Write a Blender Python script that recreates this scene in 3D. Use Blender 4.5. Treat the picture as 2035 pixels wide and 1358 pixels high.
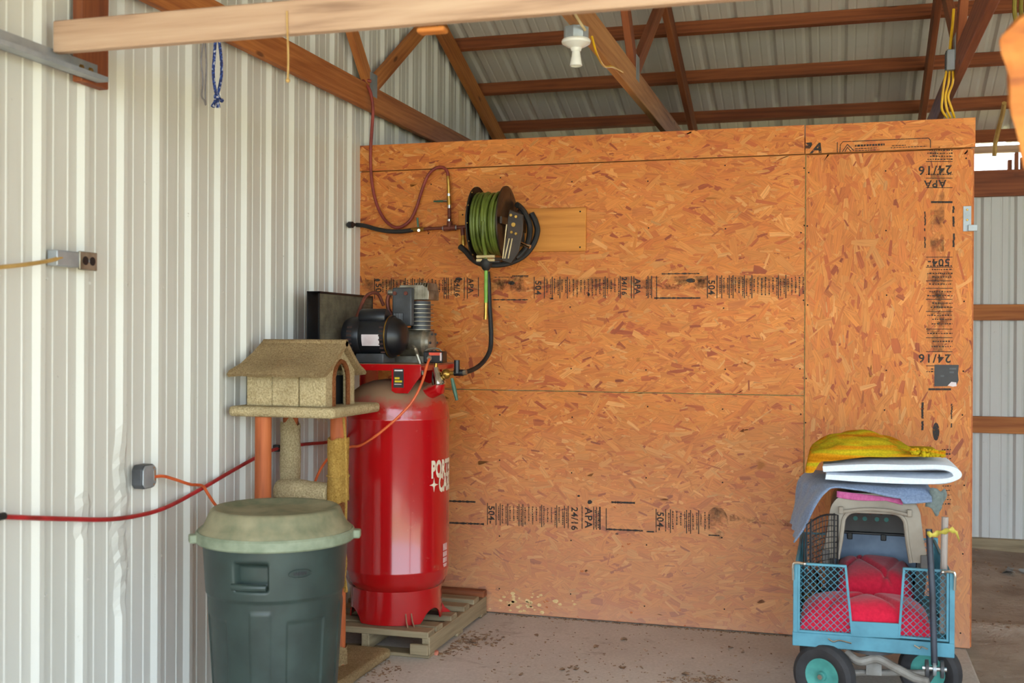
import bpy, bmesh, math, random
import numpy as np
from mathutils import Matrix, Vector

# ------------------------------------------------------------------ camera, sky, sun, exposure
SC = bpy.context.scene
COL = SC.collection
for o in list(bpy.data.objects):
    bpy.data.objects.remove(o)

IW, IH = 2035, 1358
FPX, YAW, PITCH, ROLL = 2222.17, -0.28335, -0.00299, 0.005016
CAM = Vector((2.5997, -5.8388, 1.5037))
FW = Vector((math.sin(YAW) * math.cos(PITCH), math.cos(YAW) * math.cos(PITCH), math.sin(PITCH)))
_r0 = Vector((math.cos(YAW), -math.sin(YAW), 0)); _u0 = _r0.cross(FW)
RT = _r0 * math.cos(ROLL) + _u0 * math.sin(ROLL)
UP = -_r0 * math.sin(ROLL) + _u0 * math.cos(ROLL)

cd = bpy.data.cameras.new('camera'); cam = bpy.data.objects.new('camera', cd); COL.objects.link(cam)
cd.sensor_fit = 'HORIZONTAL'; cd.sensor_width = 36.0; cd.lens = 36.0 * FPX / IW
cd.clip_start = 0.05; cd.clip_end = 300
cd.dof.use_dof = True; cd.dof.focus_distance = 5.7; cd.dof.aperture_fstop = 2.6
m = Matrix((RT, UP, -FW)).transposed().to_4x4(); m.translation = CAM
cam.matrix_world = m
SC.camera = cam

SC.view_settings.view_transform = 'Standard'; SC.view_settings.look = 'None'
SC.view_settings.gamma = 1.0; SC.view_settings.use_curve_mapping = False
SC.view_settings.exposure = 2.34

world = bpy.data.worlds.new('sky'); SC.world = world; world.use_nodes = True
bg = world.node_tree.nodes['Background']
bg.inputs[0].default_value = (0.72, 0.87, 1.0, 1); bg.inputs[1].default_value = 1.25

sd = bpy.data.lights.new('sun', 'SUN'); sun = bpy.data.objects.new('sun', sd); COL.objects.link(sun)
sd.energy = 3.6; sd.angle = math.radians(0.6); sd.color = (1.0, 0.93, 0.82)
SUN_FROM = Vector((0.62, -0.72, 1.05)).normalized()
sun.rotation_euler = SUN_FROM.to_track_quat('Z', 'Y').to_euler()
SC.cycles.max_bounces = 6; SC.cycles.diffuse_bounces = 3; SC.cycles.adaptive_threshold = .03; SC.cycles.sample_clamp_indirect = 8

# ------------------------------------------------------------------ helpers
random.seed(7); RNG = np.random.default_rng(11)
PI = math.pi

def ray(x, y): return FW + RT * ((x - IW / 2) / FPX) - UP * ((y - IH / 2) / FPX)
def P(x, y, X=None, Y=None, Z=None, D=None):
    """world point on the sight line of a photo pixel, at a known plane X / Y / Z or depth D"""
    d = ray(x, y)
    if X is not None: t = (X - CAM.x) / d.x
    elif Y is not None: t = (Y - CAM.y) / d.y
    elif Z is not None: t = (Z - CAM.z) / d.z
    else: t = D
    return CAM + d * t

def lin(c):
    return tuple((v / 255 / 12.92) if v / 255 <= .04045 else (((v / 255 + .055) / 1.055) ** 2.4) for v in c)

def catmull(pts, n=8, closed=False):
    pts = [Vector(p) for p in pts]; out = []
    N = len(pts)
    rng = range(N if closed else N - 1)
    for i in rng:
        p0 = pts[(i - 1) % N] if closed or i > 0 else pts[0] * 2 - pts[1]
        p1 = pts[i]; p2 = pts[(i + 1) % N]
        p3 = pts[(i + 2) % N] if closed or i + 2 < N else p2 * 2 - p1
        for k in range(n):
            t = k / n
            out.append(0.5 * ((2 * p1) + (p2 - p0) * t + (2 * p0 - 5 * p1 + 4 * p2 - p3) * t * t + (3 * p1 - p0 - 3 * p2 + p3) * t ** 3))
    if not closed: out.append(pts[-1])
    return out

class MB:
    def __init__(s): s.v = []; s.f = []
    def quad(s, *p):
        b = len(s.v); s.v += [tuple(q) for q in p]; s.f.append(tuple(range(b, b + len(p)))); return s
    def box(s, x0, x1, y0, y1, z0, z1, M=None):
        b = len(s.v)
        for z in (z0, z1):
            for x, y in ((x0, y0), (x1, y0), (x1, y1), (x0, y1)):
                p = Vector((x, y, z)); s.v.append(tuple(M @ p if M is not None else p))
        for q in ((0, 3, 2, 1), (4, 5, 6, 7), (0, 1, 5, 4), (1, 2, 6, 5), (2, 3, 7, 6), (3, 0, 4, 7)):
            s.f.append(tuple(b + i for i in q))
        return s
    def cyl(s, p0, p1, r0, r1=None, n=16):
        return s.tube([p0, p1], [r0, r0 if r1 is None else r1], n)
    def tube(s, pts, r, n=8, closed=False, caps=True):
        pts = [Vector(p) for p in pts]; N = len(pts)
        if not hasattr(r, '__len__'): r = [r] * N
        b = len(s.v); prev = None
        for i in range(N):
            if closed: t = pts[(i + 1) % N] - pts[i - 1]
            else: t = pts[min(i + 1, N - 1)] - pts[max(i - 1, 0)]
            if t.length < 1e-9: t = Vector((0, 0, 1))
            t.normalize()
            if prev is None:
                a = Vector((0, 0, 1)) if abs(t.z) < .9 else Vector((1, 0, 0))
                u = t.cross(a).normalized()
            else:
                u = (prev - t * prev.dot(t))
                u = u.normalized() if u.length > 1e-6 else t.orthogonal().normalized()
            prev = u; w = t.cross(u)
            for k in range(n):
                a = 2 * PI * k / n
                s.v.append(tuple(pts[i] + (u * math.cos(a) + w * math.sin(a)) * r[i]))
        for i in range(N if closed else N - 1):
            j = (i + 1) % N
            for k in range(n):
                l = (k + 1) % n
                s.f.append((b + i * n + k, b + i * n + l, b + j * n + l, b + j * n + k))
        if caps and not closed:
            s.f.append(tuple(b + k for k in range(n))[::-1]); s.f.append(tuple(b + (N - 1) * n + k for k in range(n)))
        return s
    def lathe(s, prof, c=(0, 0, 0), n=32, M=None, caps=True):
        b = len(s.v); c = Vector(c)
        for r, z in prof:
            for k in range(n):
                a = 2 * PI * k / n
                p = Vector((r * math.cos(a), r * math.sin(a), z))
                s.v.append(tuple((M @ p if M is not None else p) + c))
        for i in range(len(prof) - 1):
            for k in range(n):
                l = (k + 1) % n
                s.f.append((b + i * n + k, b + i * n + l, b + (i + 1) * n + l, b + (i + 1) * n + k))
        if caps:
            s.f.append(tuple(b + k for k in range(n))[::-1]); e = b + (len(prof) - 1) * n
            s.f.append(tuple(e + k for k in range(n)))
        return s
    def prism(s, poly, o, ux, uy, d):
        o = Vector(o); ux = Vector(ux); uy = Vector(uy); d = Vector(d); b = len(s.v); n = len(poly)
        for off in (Vector((0, 0, 0)), d):
            for a, c in poly: s.v.append(tuple(o + ux * a + uy * c + off))
        s.f.append(tuple(range(b, b + n))[::-1]); s.f.append(tuple(range(b + n, b + 2 * n)))
        for i in range(n):
            j = (i + 1) % n; s.f.append((b + i, b + j, b + n + j, b + n + i))
        return s
    def grid(s, fn, nu, nv, wrap=False):
        b = len(s.v); cu = nu if wrap else nu + 1
        for i in range(cu):
            for j in range(nv + 1): s.v.append(tuple(fn(i / nu, j / nv)))
        for i in range(nu):
            i2 = (i + 1) % cu
            for j in range(nv):
                s.f.append((b + i * (nv + 1) + j, b + i2 * (nv + 1) + j, b + i2 * (nv + 1) + j + 1, b + i * (nv + 1) + j + 1))
        return s
    def sphere(s, c, r, n=12):
        prof = [(max(1e-4, r * math.sin(PI * i / n)), -r * math.cos(PI * i / n)) for i in range(n + 1)]
        return s.lathe(prof, c, n * 2 if n < 10 else n)

WM = {}
def wm(o): return WM[o.name] if o is not None else Matrix.Identity(4)
def finish(me, angle=35, smooth=True):
    bm = bmesh.new(); bm.from_mesh(me)
    bmesh.ops.recalc_face_normals(bm, faces=bm.faces); bm.to_mesh(me); bm.free()
    if smooth:
        me.polygons.foreach_set('use_smooth', [True] * len(me.polygons))
        me.set_sharp_from_angle(angle=math.radians(angle))
def mk(name, mb, mat, parent=None, bevel=0.0, smooth=True, angle=35, kind=None, recalc=True, label=None):
    me = bpy.data.meshes.new(name)
    V = [Vector(v) for v in mb.v]
    if parent is not None:
        W = wm(parent); I = W.inverted(); V = [I @ v for v in V]; loc = None
    else:
        a = np.array(mb.v); loc = Vector(((a[:, 0].min() + a[:, 0].max()) / 2, (a[:, 1].min() + a[:, 1].max()) / 2, a[:, 2].min()))
        V = [v - loc for v in V]; W = Matrix.Translation(loc)
    me.from_pydata([tuple(v) for v in V], [], mb.f)
    if recalc: finish(me, angle, smooth)
    o = bpy.data.objects.new(name, me); COL.objects.link(o)
    if mat: me.materials.append(mat)
    if parent is not None: o.parent = parent
    else: o.location = loc
    WM[o.name] = W
    if bevel > 0:
        b = o.modifiers.new('edge', 'BEVEL'); b.width = bevel; b.segments = 2; b.limit_method = 'ANGLE'; b.angle_limit = math.radians(40)
    if kind: o['kind'] = kind
    if label: o['label'] = label
    return o
def thing(name, label, cat, loc=(0, 0, 0), rz=0.0, group=None, kind=None):
    o = bpy.data.objects.new(name, None); COL.objects.link(o); o.empty_display_size = .1
    o.location = loc; o.rotation_euler = (0, 0, rz)
    WM[o.name] = Matrix.Translation(Vector(loc)) @ Matrix.Rotation(rz, 4, 'Z')
    return tag(o, label, cat, group, kind)
def tag(o, label, cat=None, group=None, kind=None):
    if label: o['label'] = label
    if cat: o['category'] = cat
    if group: o['group'] = group
    if kind: o['kind'] = kind
    return o
def lumber(name, p0, p1, w, h, mat, parent=None, up=(0, 0, 1), bevel=.003, ends=(0, 0)):
    """a sawn board from p0 to p1 (centre line), w across, h along up; its grain runs along local x"""
    p0 = Vector(p0); p1 = Vector(p1); x = (p1 - p0); L = x.length; x.normalize()
    z = Vector(up); z = (z - x * z.dot(x)).normalized(); y = z.cross(x)
    M = Matrix((x, y, z)).transposed().to_4x4(); M.translation = p0
    mb = MB().box(0, L, -w / 2, w / 2, -h / 2, h / 2)
    me = bpy.data.meshes.new(name); me.from_pydata(mb.v, [], mb.f); me.materials.append(mat)
    if bevel:
        bm = bmesh.new(); bm.from_mesh(me)
        bmesh.ops.bevel(bm, geom=bm.edges[:], offset=bevel, segments=1, affect='EDGES'); bm.to_mesh(me); bm.free()
    o = bpy.data.objects.new(name, me); COL.objects.link(o)
    if parent is not None: o.parent = parent; o.matrix_basis = wm(parent).inverted() @ M
    else: o.matrix_basis = M
    WM[o.name] = M
    return o
def text(name, s, size, o, ux, uy, mat, parent, offset=0.0, spacing=1.0, warp=None, xs=1.0):
    """lettering laid on a surface: o = lower left corner, ux along the line, uy up the letters"""
    cu = bpy.data.curves.new(name, 'FONT'); cu.body = s; cu.size = size; cu.offset = offset; cu.space_character = spacing
    cu.resolution_u = 3
    t = bpy.data.objects.new('tmp', cu); COL.objects.link(t)
    dg = bpy.context.evaluated_depsgraph_get()
    me = bpy.data.meshes.new_from_object(t.evaluated_get(dg)); me.name = name
    COL.objects.unlink(t); bpy.data.objects.remove(t)
    o = Vector(o); ux = Vector(ux); uy = Vector(uy); I = wm(parent).inverted()
    for v in me.vertices:
        p = warp(v.co.x * xs, v.co.y) if warp else o + ux * v.co.x * xs + uy * v.co.y
        v.co = I @ p
    me.materials.clear(); me.materials.append(mat)
    ob = bpy.data.objects.new(name, me); COL.objects.link(ob); ob.parent = parent; WM[ob.name] = wm(parent)
    return ob

# ------------------------------------------------------------------ materials
def newmat(name, rough=.6, metal=0.0, spec=None, coat=0.0):
    mt = bpy.data.materials.new(name); mt.use_nodes = True
    nt = mt.node_tree; b = nt.nodes['Principled BSDF']
    b.inputs['Roughness'].default_value = rough; b.inputs['Metallic'].default_value = metal
    if spec is not None: b.inputs['Specular IOR Level'].default_value = spec
    if coat: b.inputs['Coat Weight'].default_value = coat; b.inputs['Coat Roughness'].default_value = .08
    return mt, nt, b
def nd(nt, t, **k):
    n = nt.nodes.new(t)
    for a, v in k.items(): setattr(n, a, v)
    return n
def noise(nt, vec, scale, detail=4, rough=.55, stretch=None, dist=0.0):
    detail = min(detail, 4)
    if stretch is not None:
        mp = nd(nt, 'ShaderNodeMapping'); mp.inputs['Scale'].default_value = stretch
        nt.links.new(vec, mp.inputs['Vector']); vec = mp.outputs[0]
    n = nd(nt, 'ShaderNodeTexNoise'); n.inputs['Scale'].default_value = scale; n.inputs['Detail'].default_value = detail
    n.inputs['Roughness'].default_value = rough; n.inputs['Distortion'].default_value = dist
    nt.links.new(vec, n.inputs['Vector'])
    return n.outputs['Fac']
def ramp(nt, fac, stops):
    r = nd(nt, 'ShaderNodeValToRGB'); e = r.color_ramp.elements
    while len(e) < len(stops): e.new(.5)
    for i, (p, c) in enumerate(stops):
        e[i].position = p; e[i].color = (*c, 1) if len(c) == 3 else c
    nt.links.new(fac, r.inputs[0]); return r.outputs[0]
def mix(nt, fac, a, b, mode='MIX'):
    n = nd(nt, 'ShaderNodeMix', data_type='RGBA', blend_type=mode)
    for i, v in ((0, fac), (6, a), (7, b)):
        if hasattr(v, 'links'): nt.links.new(v, n.inputs[i])
        else: n.inputs[i].default_value = v if i == 0 else (*v, 1)
    return n.outputs[2]
def mathn(nt, op, a, b=0.0, clamp=False):
    n = nd(nt, 'ShaderNodeMath', operation=op); n.use_clamp = clamp
    for i, v in ((0, a), (1, b)):
        if hasattr(v, 'links'): nt.links.new(v, n.inputs[i])
        else: n.inputs[i].default_value = v
    return n.outputs[0]
def bump(nt, b, h, strength=.3, dist=.01):
    n = nd(nt, 'ShaderNodeBump'); n.inputs['Strength'].default_value = strength; n.inputs['Distance'].default_value = dist
    nt.links.new(h, n.inputs['Height']); nt.links.new(n.outputs[0], b.inputs['Normal'])
def oc(nt): return nd(nt, 'ShaderNodeTexCoord').outputs['Object']
def geo(nt): return nd(nt, 'ShaderNodeNewGeometry')
def sepz(nt, v):
    s = nd(nt, 'ShaderNodeSeparateXYZ'); nt.links.new(v, s.inputs[0]); return s.outputs

def plain(name, c1, c2=None, scale=8, rough=.6, metal=0, bmp=0, bscale=None, stretch=None, spec=None, coat=0, lo=.35, hi=.65):
    mt, nt, b = newmat(name, rough, metal, spec, coat); v = oc(nt)
    c1 = lin(c1); c2 = lin(c2) if c2 else tuple(x * .8 for x in c1)
    f = noise(nt, v, scale, stretch=stretch)
    nt.links.new(ramp(nt, f, [(lo, c2), (hi, c1)]), b.inputs['Base Color'])
    if bmp: bump(nt, b, noise(nt, v, bscale or scale * 6, stretch=stretch), bmp, .004)
    return mt
def wood(name, c1, c2, c3=None, rough=.7, grain=38, knots=True, axis=0):
    mt, nt, b = newmat(name, rough); v = oc(nt)
    oi = nd(nt, 'ShaderNodeObjectInfo')
    ad = nd(nt, 'ShaderNodeVectorMath', operation='ADD'); nt.links.new(v, ad.inputs[0])
    sc = nd(nt, 'ShaderNodeVectorMath', operation='SCALE'); sc.inputs[0].default_value = (7.3, 3.1, 5.7)
    nt.links.new(oi.outputs['Random'], sc.inputs['Scale']); nt.links.new(sc.outputs[0], ad.inputs[1]); v = ad.outputs[0]
    if axis == 2:
        sw = nd(nt, 'ShaderNodeSeparateXYZ'); cb = nd(nt, 'ShaderNodeCombineXYZ'); nt.links.new(v, sw.inputs[0])
        for i_, j_ in ((0, 2), (1, 1), (2, 0)): nt.links.new(sw.outputs[i_], cb.inputs[j_])
        v = cb.outputs[0]
    big = noise(nt, v, 1.0, 3, stretch=(1.2, 9, 9), dist=.6)
    fine = noise(nt, v, 1.0, 3, .65, stretch=(3, grain * 3, grain * 3))
    wv = nd(nt, 'ShaderNodeTexWave', wave_type='BANDS', bands_direction='Z'); wv.inputs['Scale'].default_value = grain / 4
    wv.inputs['Distortion'].default_value = 14; wv.inputs['Detail'].default_value = 3; wv.inputs['Detail Scale'].default_value = .35
    mp = nd(nt, 'ShaderNodeMapping'); mp.inputs['Scale'].default_value = (.12, 1, 1); nt.links.new(v, mp.inputs[0]); nt.links.new(mp.outputs[0], wv.inputs[0])
    f = mathn(nt, 'ADD', mathn(nt, 'MULTIPLY', big, .62), mathn(nt, 'ADD', mathn(nt, 'MULTIPLY', fine, .34), mathn(nt, 'MULTIPLY', wv.outputs['Fac'], .07)))
    c1, c2 = lin(c1), lin(c2); c3 = lin(c3) if c3 else tuple(x * .6 for x in c2)
    col = ramp(nt, f, [(.30, c3), (.46, c2), (.66, c1)])
    if knots:
        vo = nd(nt, 'ShaderNodeTexVoronoi'); vo.inputs['Scale'].default_value = 1.0
        mp2 = nd(nt, 'ShaderNodeMapping'); mp2.inputs['Scale'].default_value = (2.2, 7, 7); nt.links.new(v, mp2.inputs[0]); nt.links.new(mp2.outputs[0], vo.inputs['Vector'])
        k = ramp(nt, vo.outputs['Distance'], [(.06, (1, 1, 1)), (.11, (0, 0, 0))])
        col = mix(nt, mathn(nt, 'MULTIPLY', k, .8), col, tuple(x * .5 for x in c3))
    nt.links.new(col, b.inputs['Base Color']); bump(nt, b, f, .25, .003)
    return mt

M = {}
M['pine'] = wood('pine_lumber', (193, 122, 62), (160, 92, 42), (112, 58, 25))
M['tanpine'] = wood('tan_lumber', (190, 138, 86), (164, 110, 62), (118, 72, 36))
M['redpine'] = wood('red_lumber', (150, 84, 46), (122, 62, 32), (86, 40, 20))
M['greypine'] = wood('weathered_lumber', (196, 164, 138), (180, 146, 120), (132, 100, 80), grain=22)
M['yellowboard'] = wood('yellow_board', (214, 142, 62), (196, 124, 48), (160, 94, 34), grain=20, knots=False)
M['palletwood'] = wood('pallet_wood', (168, 150, 118), (134, 116, 88), (88, 72, 52), grain=24)
M['dowel'] = wood('round_dowel', (206, 118, 66), (182, 94, 48), (130, 62, 30), grain=16, axis=2)
M['rail'] = wood('split_rail', (206, 132, 58), (184, 106, 40), (130, 66, 24), grain=14)

def metal_panel(name, c, dirt, rough=.42):
    mt, nt, b = newmat(name, rough, 0.0, .5); v = oc(nt)
    g = noise(nt, v, 1.3, 4, stretch=(1, 1, .35)); s = noise(nt, v, 26, 6, .7)
    st = noise(nt, v, 1.0, 5, .6, stretch=(14, 14, .8))
    col = mix(nt, ramp(nt, g, [(.45, (0, 0, 0)), (.8, (.45, .45, .45))]), lin(c), lin(dirt))
    col = mix(nt, ramp(nt, st, [(.6, (0, 0, 0)), (.8, (.35, .35, .35))]), col, lin(dirt))
    spots = ramp(nt, s, [(.69, (0, 0, 0)), (.76, (.55, .55, .55))])
    col = mix(nt, spots, col, lin((120, 104, 84)))
    nt.links.new(col, b.inputs['Base Color'])
    return mt
M['whitemetal'] = metal_panel('white_painted_steel', (214, 212, 204), (186, 183, 170))
M['roofmetal'] = metal_panel('galvanised_roof_steel', (206, 200, 194), (176, 170, 164), .38)
M['backmetal'] = metal_panel('grey_wall_steel', (206, 206, 202), (180, 178, 170))

# oriented strand board: a colour for each strand, grain along it
mt, nt, b = newmat('strand_board', .62)
at = nd(nt, 'ShaderNodeAttribute', attribute_name='strand'); uv = nd(nt, 'ShaderNodeUVMap', uv_map='grain').outputs[0]
g1 = noise(nt, uv, 1.0, 5, .6, stretch=(9, 150, 1)); g2 = noise(nt, oc(nt), 1.6, 3)
col = mix(nt, 1.0, at.outputs['Color'], ramp(nt, g1, [(.25, (.62, .56, .50)), (.5, (.95, .95, .95)), (.75, (1.12, 1.1, 1.06))]), 'MULTIPLY')
col = mix(nt, 1.0, col, ramp(nt, g2, [(.3, (.88, .86, .84)), (.7, (1.06, 1.05, 1.04))]), 'MULTIPLY')
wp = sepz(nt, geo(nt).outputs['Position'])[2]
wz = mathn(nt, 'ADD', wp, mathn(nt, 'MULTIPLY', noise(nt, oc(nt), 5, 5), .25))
col = mix(nt, ramp(nt, mathn(nt, 'MULTIPLY', wz, .5), [(.05, (.55, .55, .55)), (.12, (.36, .36, .36)), (.34, (.22, .22, .22)), (.62, (0, 0, 0))]), col, lin((200, 156, 132)))  # paler towards the floor: dust plus skylight painted into the board colour
nt.links.new(col, b.inputs['Base Color']); bump(nt, b, g1, .2, .002); M['osb'] = mt
M['osbface'] = plain('bare_strand_board', (200, 114, 58), (172, 88, 42), 30, .7)
M['osbedge'] = plain('sealed_board_edge', (104, 112, 66), (72, 74, 44), 20, .7)

# ink that has worn off in places
mt, nt, b = newmat('worn_black_ink', .7); b.inputs['Base Color'].default_value = (*lin((40, 32, 28)), 1)
f = noise(nt, oc(nt), 70, 5, .7); nt.links.new(ramp(nt, f, [(.30, (.3, .3, .3)), (.48, (.97, .97, .97))]), b.inputs['Alpha']); M['ink'] = mt
mt, nt, b = newmat('faint_black_ink', .7); b.inputs['Base Color'].default_value = (*lin((62, 48, 38)), 1)
f = noise(nt, oc(nt), 14, 6, .75); nt.links.new(ramp(nt, f, [(.45, (0, 0, 0)), (.72, (.7, .7, .7))]), b.inputs['Alpha']); M['inksmear'] = mt

# concrete slab and dirt
mt, nt, b = newmat('concrete', .78); v = oc(nt)
a1 = noise(nt, v, 1.2, 6); a2 = noise(nt, v, 9, 7, .65); a3 = noise(nt, v, 70, 4, .6); a4 = noise(nt, v, 2.6, 8, .72, stretch=(1, 1.6, 1), dist=.8)
col = ramp(nt, a1, [(.3, lin((180, 168, 158))), (.7, lin((206, 197, 188)))])
col = mix(nt, 1.0, col, ramp(nt, a3, [(.3, (.86, .84, .82)), (.7, (1.08, 1.08, 1.08))]), 'MULTIPLY')
col = mix(nt, ramp(nt, a4, [(.60, (0, 0, 0)), (.74, (.6, .6, .6))]), col, lin((112, 86, 66)))
col = mix(nt, ramp(nt, a2, [(.66, (0, 0, 0)), (.78, (.5, .5, .5))]), col, lin((100, 76, 58)))
nt.links.new(col, b.inputs['Base Color']); bump(nt, b, a2, .25, .004); M['concrete'] = mt
mt, nt, b = newmat('packed_dirt', .95); v = oc(nt)
a1 = noise(nt, v, 1.6, 7, .6); a2 = noise(nt, v, 22, 6, .7)
col = ramp(nt, a1, [(.32, lin((128, 108, 92))), (.55, lin((168, 152, 136))), (.75, lin((188, 176, 164)))])
col = mix(nt, ramp(nt, a2, [(.6, (0, 0, 0)), (.75, (.5, .5, .5))]), col, lin((110, 88, 70)))
nt.links.new(col, b.inputs['Base Color']); bump(nt, b, a2, .6, .02); M['dirt'] = mt
M['grass'] = plain('dry_grass_and_gravel', (182, 174, 132), (148, 142, 98), 3, .9)

# red tank paint with dust lying on what faces up
mt, nt, b = newmat('glossy_red_paint', .2, 0, .5, .6); v = oc(nt)
nz = sepz(nt, geo(nt).outputs['Normal'])[2]
df = mathn(nt, 'ADD', nz, mathn(nt, 'MULTIPLY', mathn(nt, 'SUBTRACT', noise(nt, v, 7, 6, .7), .5), .9))
dust = ramp(nt, df, [(.22, (0, 0, 0)), (.62, (.92, .92, .92))])
sc_ = noise(nt, v, 18, 6, .75)
col = mix(nt, ramp(nt, sc_, [(.66, (0, 0, 0)), (.72, (.35, .35, .35))]), lin((172, 12, 18)), lin((196, 90, 80)))
nt.links.new(mix(nt, dust, col, lin((136, 110, 82))), b.inputs['Base Color'])
nt.links.new(mathn(nt, 'ADD', mathn(nt, 'MULTIPLY', dust, .6), .17), b.inputs['Roughness'])
nt.links.new(mathn(nt, 'SUBTRACT', .6, dust, True), b.inputs['Coat Weight']); M['red'] = mt

def carpet(name, c1, c2):
    mt, nt, b = newmat(name, .98, 0, .1); v = oc(nt)
    f = noise(nt, v, 130, 3, .7); g = noise(nt, v, 5, 5)
    col = ramp(nt, f, [(.3, lin(c2)), (.65, lin(c1))])
    col = mix(nt, ramp(nt, g, [(.45, (0, 0, 0)), (.75, (.55, .55, .55))]), col, tuple(x * .72 for x in lin(c2)))
    nt.links.new(col, b.inputs['Base Color']); bump(nt, b, f, .9, .012); return mt
M['carpet'] = carpet('tan_carpet', (222, 202, 158), (168, 144, 104))
M['carpetdark'] = carpet('soiled_carpet', (186, 160, 118), (132, 106, 74))
M['sisal'] = carpet('sisal_wrap', (208, 166, 88), (164, 120, 54))
M['fray'] = carpet('torn_carpet_backing', (150, 96, 58), (120, 64, 36))

# trash can plastic, lid with dust
M['canplastic'] = plain('dark_green_plastic', (54, 68, 63), (42, 53, 49), 7, .42, bmp=.05)
M['canlid'] = plain('dusty_green_plastic', (146, 138, 108), (100, 104, 78), 9, .7, lo=.3, hi=.6)
M['canrim'] = plain('pale_green_plastic', (142, 150, 126), (116, 126, 102), 16, .6)
M['black'] = plain('black_enamel', (26, 28, 34), (14, 14, 18), 12, .38)
M['blackrub'] = plain('black_rubber', (34, 32, 32), (22, 20, 20), 20, .6)
M['darkgrey'] = plain('dark_grey_plastic', (74, 76, 80), (54, 54, 56), 10, .5)
M['alu'] = plain('cast_aluminium', (176, 170, 156), (128, 120, 104), 14, .42, .75, bmp=.1)
M['galv'] = plain('galvanised_steel', (168, 172, 176), (140, 146, 150), 9, .42, .4)
M['chrome'] = plain('bright_steel', (220, 220, 216), (180, 180, 176), 6, .14, 1.0)
M['brass'] = plain('brass', (188, 148, 72), (140, 104, 48), 16, .32, .9)
M['pipe'] = plain('rusty_pipe', (126, 66, 50), (92, 46, 36), 30, .55, .3)
M['redhose'] = plain('dusty_red_hose', (150, 62, 52), (112, 40, 34), 10, .55)
M['redhose2'] = plain('bright_red_hose', (186, 40, 44), (132, 34, 32), 8, .45)
M['orangecord'] = plain('orange_cord', (226, 108, 58), (200, 84, 40), 10, .5)
M['greenhose'] = plain('olive_green_hose', (104, 118, 42), (72, 82, 26), 9, .5)
M['greenhose2'] = plain('clean_green_hose', (126, 176, 66), (100, 146, 48), 12, .45)
M['greenlever'] = plain('green_lever', (66, 104, 82), (46, 80, 62), 20, .5)
M['yellowcable'] = plain('yellow_cable', (226, 178, 24), (200, 150, 18), 10, .4)
M['tancable'] = plain('tan_cable', (196, 160, 96), (170, 132, 70), 10, .5)
M['white'] = plain('white_porcelain', (232, 230, 222), (214, 210, 200), 6, .28)
M['label'] = plain('white_label', (226, 218, 216), (206, 186, 186), 12, .5)
M['reelbrown'] = plain('brown_painted_steel', (62, 46, 34), (40, 30, 22), 12, .42, .2)
M['reelblack'] = plain('dark_painted_steel', (44, 38, 34), (28, 24, 22), 12, .45, .2)
M['cream'] = plain('cream_roller', (216, 196, 150), (180, 156, 110), 12, .5)
M['teal'] = plain('teal_paint', (80, 142, 162), (62, 112, 130), 9, .5, lo=.25, hi=.6)
M['tealdark'] = plain('teal_hub_paint', (84, 168, 158), (60, 130, 124), 9, .5)
M['crate'] = plain('taupe_plastic', (158, 148, 134), (128, 116, 102), 5, .6)
M['cratedark'] = plain('grey_plastic', (104, 100, 96), (84, 80, 78), 6, .6)
M['cratepale'] = plain('pale_blue_plastic', (150, 172, 196), (104, 122, 146), 4, .5)
M['wire'] = plain('dark_wire', (62, 60, 62), (42, 40, 42), 20, .45, .6)
def cloth(name, c1, c2, scale=60, rough=.95):
    mt, nt, b = newmat(name, rough, 0, .15); v = oc(nt)
    f = noise(nt, v, scale, 4, .65); g = noise(nt, v, 6, 4)
    col = mix(nt, mathn(nt, 'MULTIPLY', g, .5), ramp(nt, f, [(.3, lin(c2)), (.7, lin(c1))]), lin(c2))
    nt.links.new(col, b.inputs['Base Color']); bump(nt, b, f, .35, .004)
    b.inputs['Sheen Weight'].default_value = .25; return mt
M['redcloth'] = cloth('red_cushion_cloth', (222, 38, 68), (190, 26, 54))
M['bluecloth'] = cloth('blue_grey_fleece', (150, 168, 196), (104, 120, 150), 120)
M['whitecloth'] = cloth('white_fleece', (232, 240, 250), (206, 216, 234), 90)
M['pinkcloth'] = cloth('pink_cloth', (206, 110, 156), (170, 76, 124), 60)
M['greycloth'] = cloth('grey_green_cloth', (128, 138, 134), (98, 106, 104), 60)
mt, nt, b = newmat('yellow_striped_towel', .95, 0, .1); v = oc(nt)
s = noise(nt, v, 1.0, 2, .5, stretch=(1.6, 10, 26)); s2 = noise(nt, v, 140, 3)
col = ramp(nt, s, [(.34, lin((176, 110, 12))), (.42, lin((212, 140, 24))), (.50, lin((176, 160, 30))), (.58, lin((206, 176, 30))), (.64, lin((214, 128, 22))), (.72, lin((160, 140, 26)))])
col = mix(nt, 1.0, col, ramp(nt, s2, [(.3, (.7, .7, .7)), (.7, (1.05, 1.05, 1.05))]), 'MULTIPLY')
nt.links.new(col, b.inputs['Base Color']); bump(nt, b, s2, .4, .004); M['towel'] = mt
mt, nt, b = newmat('leopard_print_plush', .95); v = oc(nt)
vo = nd(nt, 'ShaderNodeTexVoronoi'); vo.inputs['Scale'].default_value = 34; nt.links.new(v, vo.inputs['Vector'])
nt.links.new(ramp(nt, vo.outputs['Distance'], [(.2, lin((40, 26, 16))), (.42, lin((150, 112, 66))), (.6, lin((60, 40, 24)))]), b.inputs['Base Color']); M['leopard'] = mt
mt, nt, b = newmat('blue_braided_rope', .8); v = oc(nt)
s = noise(nt, v, 90, 2); nt.links.new(ramp(nt, s, [(.42, lin((34, 44, 92))), (.55, lin((44, 78, 160))), (.64, lin((190, 190, 196)))]), b.inputs['Base Color']); M['rope'] = mt
M['ropeshadow'] = plain('rope_shadow_grey', (150, 146, 150), (122, 118, 122), 20, .7)  # grey of the rope's shadow, which is modelled as a tube
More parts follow.
